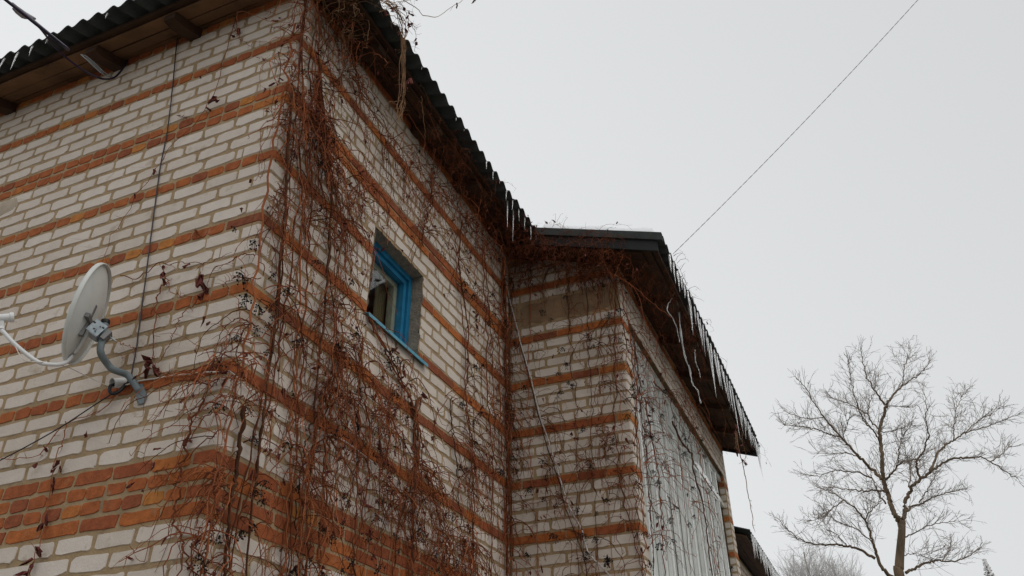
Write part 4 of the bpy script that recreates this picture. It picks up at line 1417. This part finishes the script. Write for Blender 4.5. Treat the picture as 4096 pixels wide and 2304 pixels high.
c.rope('S', [(1300, 830), (1318, 900), (1340, 990), (1372, 1110), (1402, 1200), (1420, 1270), (1450, 1350), (1470, 1400), (1480, 1470)], .006, .01, mt=M_VINE_D)
c.done(M_VINE_D if False else M_VINE)

# 6. creeper arching across the pale green verandah front
c = Creeper('bare creeper arching across the pale green verandah boards', (W + .06, 4.6, GZ))
c.column('T', [(1590, 830), (1602, 950), (1612, 1050), (1622, 1160), (1632, 1280), (1645, 1449)], .06, 3, 36, (.15, .45), leaves=7, berries=8, rr=.005)
for i in range(16):
    y0_ = rng.uniform(890, 1380)
    x0_ = 1595 + (y0_ - 850) * .075
    ln = rng.uniform(60, 190)
    c.line('T', [(x0_, y0_), (x0_ + ln * .3, y0_ - rng.uniform(0, 26)), (x0_ + ln * .65, y0_ + rng.uniform(-8, 30)), (x0_ + ln, y0_ + rng.uniform(20, 110))], .0036, .05, .35, wob=.006)
c.column('T', [(1680, 980), (1700, 1080), (1715, 1200), (1725, 1320), (1735, 1449)], .25, 1, 9, (.3, .7), berries=9, leaves=6, r=.003)
c.column('T', [(1740, 1060), (1760, 1160), (1780, 1280), (1800, 1449)], .35, 1, 6, (.3, .8), berries=5, leaves=5, r=.003)
c.column('T', [(1620, 1000), (1650, 1200), (1670, 1449)], .15, 1, 9, (.3, .7), berries=7, r=.003)
c.rope('T', [(1690, 1060), (1712, 1110), (1735, 1140), (1742, 1190), (1765, 1260), (1775, 1340), (1790, 1449)], .012, .03, mt=M_VINE_D, off=.05)
c.rope('T', [(1640, 960), (1690, 1010), (1740, 1090), (1775, 1150)], .007, .03, off=.05)
for i in range(46):
    x_ = rng.uniform(1590, 1760)
    y_ = 850 + (x_ - 1590) * 1.15 + rng.uniform(-20, 70)
    P = np.array(at(x_, y_, 0, W + .06))
    c.hang(P, (0.2, rng.normal(0, 1), .3), rng.uniform(.2, .6), .0026)
c.done()

# 7. creeper fringe on the eaves and over the annex verge
c = Creeper('brown creeper fringe tangled under the eaves and over the annex roof edge', (.4, 3.0, GZ))
c.kr, c.kt = .72, .55
for i in range(230):
    y_ = rng.uniform(1.6, 3.3) if rng.random() < .8 else rng.uniform(.3, 1.6)
    d_ = rng.uniform(.02, .33)
    P = np.array((d_, y_, zb(d_) - .01 - rng.uniform(0, .05)))
    c.hang(P, (rng.normal(0, 1), rng.normal(0, 1), rng.normal(0, .3)), rng.uniform(.12, .42), .0019, .22, .3, .5)
for i in range(280):
    x_ = rng.uniform(.05, 1.25)
    P = np.array((x_, YV - .06 + rng.normal(0, .03), ZC + SL * (OV - x_) - rng.uniform(.0, .26)))
    c.hang(P, (rng.normal(0, 1), rng.normal(-.1, .4), rng.normal(-.25, .3)), rng.uniform(.1, .36), .0019, .2, .35, .5)
for i in range(5):
    x_ = rng.uniform(.5, .8)
    P = np.array((x_, YV - .04, ZC + SL * (OV - x_) + .02))
    c.hang(P, (rng.normal(0, 1), rng.normal(0, .5), 1.0), rng.uniform(.04, .10), .0022, .12, .3, .3)
for i in range(190):
    y_ = rng.uniform(3.5, 5.4) if rng.random() < .8 else rng.uniform(5.4, 8.5)
    d_ = rng.uniform(.03, .5)
    P = np.array((W + d_, y_, za(d_) - rng.uniform(0, .06)))
    c.hang(P, (rng.normal(0, 1), rng.normal(0, 1), rng.normal(0, .3)), rng.uniform(.12, .45), .0021, .25, .3, .45)
for i in range(12):
    y_ = rng.uniform(3.7, 4.6)
    P = np.array((AX + .01, y_, ZA + .0))
    c.hang(P, (rng.normal(.6, .5), rng.normal(0, .5), .7), rng.uniform(.05, .15), .0026, .35, .25, .5)
c.column('S', [(1320, 640), (1400, 655), (1480, 670), (1545, 690)], .12, 0, 190, (.15, .45), r=.0024, leaves=8)
for pts in ([(1350, 590), (1450, 600), (1500, 640), (1545, 700)], [(1300, 640), (1400, 620), (1470, 640), (1540, 690)], [(1545, 690), (1590, 720), (1640, 760), (1690, 800)], [(1550, 690), (1600, 730), (1620, 800), (1640, 860)], [(1540, 700), (1520, 660), (1510, 640)], [(1545, 700), (1560, 660), (1570, 640)]):
    c.line('S', pts, .0028, .27, .5)
c.done(M_VINE)

# 8. the tan bunch hanging over the main roof edge near the corner
c = Creeper('tan creeper bunch with red leaves dangling over the main roof edge against the sky', (.45, .3, ZC))
XE = OV + .03
def eave_line(pts, r, stubs=.3, leaves=0, xx=XE):
    P = smooth_path(np.array([at(px, py, 0, xx) for px, py in pts]), 28) + rng.normal(0, .0035, (28, 3))
    c.tw.tube(P, np.linspace(r, r * .6, 28), 4, .5, False)
    for q in P[1:]:
        if rng.random() < stubs:
            k2 = strand(q, rng.normal(0, 1, 3), rng.uniform(.02, .06), .2, .3, .018)
            c.tw.tube(k2, np.linspace(r * .5, r * .3, len(k2)), 3, .5, False)
    for i in range(leaves):
        c.leaf(P[int(rng.integers(4, 28))], rng.uniform(.02, .034))
for i in range(9):
    j = lambda a: rng.normal(0, a)
    eave_line([(950 + j(14), -10 + j(10)), (985 + j(10), 15 + j(6)), (1012 + j(5), 60 + j(8)), (1016 + j(4), 110), (1012 + j(4), 170), (1014 + j(5), 230), (1010 + j(6), 265), (1003 + j(5), 300 + j(12))], .003, .2)
eave_line([(1005, -8), (1045, 18), (1065, 38), (1090, 42), (1112, 36), (1140, 14), (1162, 2), (1175, -20)], .0034, .15, 0)
for x_, y_ in ((1148, 8), (1152, 14), (1196, -2), (1030, 30), (1028, 42), (1034, 34), (1018, 75), (1044, 105), (1048, 112), (1040, 60), (1046, 95), (972, 30), (985, 25)):
    c.leaf(np.array(at(x_, y_, 0, XE + .02)), .03)
for pts in ([(950, 8), (990, 4), (1030, 0), (1060, -10)], [(955, 30), (985, 20), (1010, 4)], [(970, 35), (1000, 45), (1030, 60), (1045, 80), (1046, 110), (1040, 130)], [(960, 15), (1000, 20), (1040, 30)], [(1010, 10), (1030, 50), (1050, 75)], [(980, 55), (1000, 62), (1010, 85)], [(990, 0), (1005, 30), (1014, 60)]):
    eave_line(pts, .0024, .5, 1)
for pts in ([(1055, 215), (1065, 220), (1075, 245), (1082, 260)], [(1060, 240), (1062, 270), (1068, 320), (1070, 350)], [(1010, 255), (975, 260), (970, 285), (985, 300)]):
    eave_line(pts, .0026, .2, 0, OV - .12)
for i in range(40):
    P = np.array((rng.uniform(.02, .3), rng.uniform(-.1, .5), zb(.15) - .03))
    c.hang(P, (rng.normal(0, 1), rng.normal(0, 1), 0), rng.uniform(.15, .4), .0022, .25, .25, .4)
for x_, y_ in ((1030, 205), (1026, 220), (1034, 195)):
    c.leaf(np.array(at(x_, y_, 0, OV)), .045)
# the strand that swings below the far end of the annex
XE2 = AX - .08
for pts, r in (([(1853, 1085), (1856, 1115), (1862, 1145), (1870, 1175), (1876, 1205), (1880, 1235), (1886, 1262), (1892, 1300), (1894, 1330)], .006), ([(1850, 1090), (1852, 1118), (1856, 1140)], .004), ([(1866, 1090), (1868, 1115), (1876, 1140), (1874, 1160)], .004)):
    eave_line(pts, r, .3, 0, XE2)
for x_, y_ in ((1849, 1083), (1856, 1080), (1852, 1128), (1854, 1136), (1866, 1118), (1866, 1158), (1872, 1163), (1850, 1070), (1858, 1065)):
    c.leaf(np.array(at(x_, y_, 0, XE2)), .05)
c.done(M_VINE_T)

# 9. thin runners on the left wall
c = Creeper('thin creeper runners with few dry leaves crossing the wall around the satellite dish', (-.6, -.03, GZ))
for pts, r, lv in (([(600, -10), (590, 60), (575, 100), (560, 160), (545, 230), (520, 262), (500, 300), (470, 330), (430, 365), (400, 420), (350, 480), (312, 545), (280, 590), (262, 640), (258, 680)], .003, 2),
                   ([(580, -10), (590, 30), (600, 90), (625, 110), (660, 105), (735, 122)], .0026, 1), ([(540, 10), (590, 70), (600, 95)], .0024, 0),
                   ([(690, 35), (640, 20), (610, 60)], .0024, 0), ([(735, 165), (680, 155), (640, 140)], .0024, 0),
                   ([(300, 690), (350, 700), (400, 660), (430, 665), (480, 660), (520, 665), (560, 640)], .0032, 1),
                   ([(410, 665), (418, 700), (440, 740), (500, 748), (520, 760)], .0028, 1), ([(418, 705), (395, 750), (390, 830), (385, 880), (378, 915)], .0042, 0),
                   ([(500, 750), (460, 790), (440, 830), (420, 880), (390, 920)], .0032, 0), ([(380, 925), (340, 950), (300, 990), (240, 1040), (180, 1060), (130, 1100), (95, 1145), (60, 1152), (0, 1155), (-40, 1158)], .0036, 2),
                   ([(165, 1060), (158, 1110), (140, 1160), (128, 1230), (112, 1300), (98, 1370), (80, 1420), (70, 1470)], .0032, 0),
                   ([(395, 925), (410, 940), (470, 950), (520, 925), (560, 900)], .0032, 0), ([(270, 650), (262, 700), (255, 740)], .0022, 0),
                   ([(445, 290), (470, 295)], .002, 0), ([(490, 580), (500, 590)], .0025, 0), ([(300, 860), (340, 880), (300, 905)], .002, 0)):
    c.line('L', pts, r, .025, .38, 30, lv, .006)
for x_, y_, s_ in ((542, 248, .05), (520, 268, .04), (545, 255, .03), (505, 195, .02), (602, 70, .04), (590, 92, .03), (410, 690, .045), (412, 700, .03), (505, 690, .05), (508, 712, .05), (510, 735, .045), (503, 702, .045), (517, 795, .028), (528, 808, .03),
                   (375, 915, .05), (382, 922, .05), (370, 925, .045), (380, 910, .05), (138, 1200, .025), (135, 1215, .03), (112, 1300, .035), (108, 1315, .04), (98, 1375, .035), (97, 1385, .03), (80, 1402, .04), (76, 1420, .04), (70, 1440, .035), (140, 1180, .025), (275, 985, .0), (215, 1090, .025), (90, 1165, .035), (148, 1160, .035), (153, 1172, .03), (470, 1105, .03), (325, 1400, .025)):
    if s_:
        c.leaf(np.array(at(x_, y_, 1, -.035)), s_)
c.done()

# ------------------------------------------------------------------ trees
def tree_at(px, py, Y):
    return np.array(at(px, py, 1, Y))
def z8(a, b):
    return ((2400 + a / 1.519) * .62891, (1500 + b / 1.519) * .62891)
TY = 16.7
base = tree_at(2262, 1449, TY)
tree = thing('bare_tree', 'tall bare deciduous tree with forked trunk standing right of the house', 'tree', (base[0], base[1], GZ))
mbt = MB()
PXM = 2049.0
def z9(a, b):
    return ((3000 + a / 1.4434) * .62891, (1300 + b / 1.4434) * .62891)
trunk = [np.array((base[0] - .1, TY, GZ)), np.array((base[0] - .05, TY, GZ + 3))] + [tree_at(*z9(*q), TY) for q in ((870, 1480), (862, 1400), (868, 1300), (876, 1200), (878, 1130))]
P = smooth_path(trunk, 40)
v, f = tube(P, np.linspace(.118, .068, 40), 10)
obj('trunk', mesh_from('trunk', v, f, M_BARK, smooth=True), tree)
LIMBS = [
    (((877, 1200), (868, 1145), (838, 1100), (812, 1040), (795, 970), (775, 900), (765, 830), (758, 750), (755, 680), (750, 610), (765, 540), (785, 465)), .085, .045, 0),
    (((877, 1200), (886, 1130), (895, 1060), (905, 990), (935, 940), (985, 890), (1040, 850), (1100, 805), (1180, 770), (1250, 765), (1320, 760), (1390, 790), (1480, 850), (1550, 885)), .075, .010, .5),
    (((785, 465), (830, 400), (880, 350), (940, 310), (990, 270), (1050, 200)), .04, .008, .3),
    (((780, 460), (735, 400), (695, 340), (670, 280), (650, 200), (640, 130)), .035, .007, -.3),
    (((760, 890), (700, 830), (640, 770), (590, 720), (530, 650), (470, 590), (430, 530), (370, 450), (320, 360), (260, 300)), .055, .008, -.6),
    (((750, 610), (710, 570), (680, 520), (620, 480), (560, 450), (500, 430), (440, 400)), .03, .007, .6),
    (((755, 690), (720, 620), (680, 580), (640, 520), (600, 400), (580, 300), (560, 200)), .03, .007, -.8),
    (((985, 890), (965, 830), (960, 790), (1000, 740), (1015, 680), (1030, 640), (1015, 560), (1020, 470), (1000, 370)), .04, .007, -.5),
    (((1040, 850), (1080, 750), (1120, 700), (1180, 660), (1240, 625), (1330, 600), (1420, 570), (1540, 520)), .04, .008, .9),
    (((1180, 660), (1175, 590), (1190, 500), (1220, 420), (1260, 370)), .02, .006, .9),
    (((790, 890), (830, 840), (870, 800), (930, 780), (1000, 775)), .035, .010, -.9),
    (((790, 965), (720, 955), (650, 960), (590, 950), (500, 940), (400, 930)), .035, .008, .4),
    (((700, 885), (620, 850), (540, 845), (480, 840), (400, 870), (310, 860)), .028, .007, -.4),
    (((780, 1030), (740, 970), (710, 900), (690, 830)), .03, .008, .3),
    (((895, 1080), (930, 1050), (990, 1030), (1040, 1000), (1100, 980), (1180, 960), (1250, 945)), .04, .008, .8),
    (((980, 1020), (1020, 960), (1060, 890), (1080, 840)), .022, .007, .2),
    (((885, 1225), (950, 1200), (1030, 1160), (1120, 1140), (1220, 1130)), .022, .006, -.3),
    (((900, 1430), (960, 1400), (1040, 1365), (1110, 1360), (1210, 1360), (1280, 1320), (1330, 1280)), .045, .008, .5),
    (((840, 1470), (770, 1420), (735, 1340), (710, 1260), (690, 1190), (665, 1130), (610, 1060), (540, 1010), (450, 960), (390, 940)), .06, .008, -.7),
    (((720, 1350), (640, 1300), (560, 1275), (470, 1265), (380, 1265), (290, 1240), (220, 1180), (160, 1120)), .045, .008, -.2),
    (((665, 1120), (690, 1080), (730, 1040), (760, 1010)), .022, .006, -.7),
    (((640, 770), (560, 740), (480, 740), (370, 740)), .022, .006, .2),
    (((530, 650), (450, 630), (370, 600), (290, 590), (200, 580)), .026, .006, -.9),
    (((430, 530), (350, 540), (280, 530), (200, 500)), .018, .006, -.2),
    (((750, 620), (820, 615), (890, 590), (930, 560)), .018, .006, .3),
    (((785, 465), (850, 470), (930, 475)), .014, .006, -.2),
    (((855, 800), (860, 720), (880, 640), (930, 580)), .02, .006, -.6),
    (((920, 930), (925, 850), (905, 760), (890, 680)), .02, .006, .6),
    (((540, 1010), (480, 1060), (420, 1110), (340, 1130)), .022, .006, -.9),
    (((680, 520), (690, 440), (720, 380), (740, 300)), .018, .006, .4),
    (((1240, 625), (1310, 560), (1380, 520), (1460, 470)), .018, .006, .6),
    (((1390, 790), (1440, 760), (1500, 700)), .014, .006, .5),
    (((700, 1250), (620, 1180), (520, 1140), (430, 1090)), .02, .006, -.3),
    (((560, 1275), (500, 1210), (440, 1180)), .018, .006, -.2),
    (((880, 350), (890, 250), (920, 170), (900, 110)), .016, .005, .3),
    (((590, 720), (540, 640), (560, 560), (520, 470)), .018, .005, -.7),
    (((1110, 1360), (1150, 1290), (1160, 1230)), .016, .005, .4),
    (((870, 1330), (940, 1320), (1010, 1330), (1090, 1300)), .016, .005, .1),
]
def twig(P, d, ln, r, lev, spread=.65, up=.10):
    n = max(3, int(ln / .12))
    pts = [P]
    d = d / np.linalg.norm(d)
    for i in range(n):
        d = d + rng.normal(0, .055, 3) + np.array([0, 0, up * .7])
        d /= np.linalg.norm(d)
        pts.append(pts[-1] + d * ln / n)
        if lev > 0 and rng.random() < .8:
            dd = d + rng.normal(0, spread, 3)
            twig(pts[-1], dd, ln * rng.uniform(.35, .65), max(r * .62, .0036), lev - 1, spread, up)
    mbt.tube(np.array(pts), np.linspace(r, r * .5, len(pts)), 3, .5, False)
for li, (pts, r0, r1, dy) in enumerate(LIMBS):
    n = len(pts)
    Q = [tree_at(*z9(*q), TY + dy * 2.2 * (i / (n - 1)) + rng.normal(0, .05)) for i, q in enumerate(pts)]
    m_ = max(12, n * 5)
    P = smooth_path(Q, m_)
    P += rng.normal(0, .012, P.shape)
    rad = r0 + (r1 - r0) * np.linspace(0, 1, m_) ** .8
    rad = rad * .74
    v, f = tube(P, rad, 7 if r0 > .03 else 5)
    obj('branch', mesh_from('branch', v, f, M_BARK, smooth=True), tree)
    ln_tot = np.linalg.norm(np.diff(P, axis=0), axis=1).sum()
    acc = 0
    nxt = .25 * ln_tot if r0 > .05 else .12 * ln_tot
    for i in range(1, m_):
        acc += np.linalg.norm(P[i] - P[i - 1])
        while acc > nxt:
            nxt += rng.uniform(.034, .07)
            t = (P[min(i + 1, m_ - 1)] - P[i - 1])
            t /= np.linalg.norm(t)
            dd = t * rng.uniform(.6, 1.1) + rng.normal(0, .48, 3) + np.array([0, 0, .15])
            twig(P[i], dd, rng.uniform(.28, .66) * (1 - .55 * i / m_), .0048, 2, .42, .05)
obj('twigs', mbt.mesh('twigs', M_TWIG), tree, kind='stuff')

def far_tree(px, py, Y, label, n_st, hgt, wid, mt, spread=.5):
    top = tree_at(px, py, Y)
    t = thing('distant_tree', label, 'tree', (top[0], Y, GZ))
    global mbt
    mbt = MB()
    v, f = tube([np.array((top[0], Y, GZ)), np.array((top[0] + .1, Y, top[2] - hgt * .5)), np.array((top[0], Y, top[2] - .3))], [.22, .12, .02], 7)
    obj('trunk', mesh_from('trunk', v, f, M_BARK), t)
    for i in range(n_st):
        h = rng.uniform(.0, 1) ** .8
        P = np.array((top[0], Y, top[2] - hgt * (1 - h * .9)))
        a = rng.uniform(0, 6.28)
        dd = np.array((math.cos(a) * .8, math.sin(a) * .8, .75))
        twig(P, dd, wid * (1.15 - h) * rng.uniform(.6, 1.1) + .3, .016, 2, spread)
    obj('twigs', mbt.mesh('twigs', mt), t, kind='stuff')
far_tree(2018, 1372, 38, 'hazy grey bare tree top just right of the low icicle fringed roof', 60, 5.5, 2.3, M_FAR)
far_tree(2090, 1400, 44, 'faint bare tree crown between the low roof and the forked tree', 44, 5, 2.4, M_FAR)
# a conifer whose tip shows at the bottom right
def conifer(P, hgt, wid, label, mt, name='spruce_tree', dens=26):
    t = thing(name, label, 'tree', (P[0], P[1], GZ))
    v, f = tube([np.array((P[0], P[1], GZ)), np.array((P[0], P[1], P[2] - .2))], [wid * .06 + .05, .02], 7)
    obj('trunk', mesh_from('trunk', v, f, M_BARK), t)
    mb = MB()
    zz = P[2]
    while zz > P[2] - hgt:
        q = (P[2] - zz) / hgt
        rad = wid * (q ** .85) + .08
        for j in range(int(5 + 7 * q)):
            a = rng.uniform(0, 6.28)
            r_ = rad * rng.uniform(.7, 1.1)
            b = np.array((P[0], P[1], zz))
            e = b + np.array((math.cos(a) * r_, math.sin(a) * r_, -r_ * .25 + .06))
            s_ = np.array((-math.sin(a), math.cos(a), 0)) * (.08 + r_ * .16)
            mid = (b + e) / 2 + np.array((0, 0, .05 * r_))
            dn_ = np.array((0, 0, -.10 * r_ - .06))
            mb.add([b, mid + s_, e, mid - s_, mid + s_ + dn_, mid - s_ + dn_], [(0, 1, 2), (0, 2, 3), (1, 4, 2), (3, 2, 5)], .5)
        zz -= hgt / dens
    obj('foliage', mb.mesh('foliage', mt), t)
p_ = tree_at(2476, 1408, 46)
conifer(p_, 5.5, 1.1, 'faint grey conifer tip at the lower right edge beyond the bare tree', mat('misty_needles', (.8, .8, .8), .9, .1, 3), 'conifer_tree', 80)  # needles coloured almost white to stand in for haze over distance

# a tall spruce opposite the blue window, outside the frame, seen in its pane
conifer((19.4, 30.4, 25.6), 24.0, 4.2, 'tall dark spruce mirrored in the pane of the blue window', M_SPRUCE)
conifer((24.5, 31.0, 23.5), 22.0, 4.6, 'shorter dark spruce mirrored beside the tall one in the blue window', M_SPRUCE)
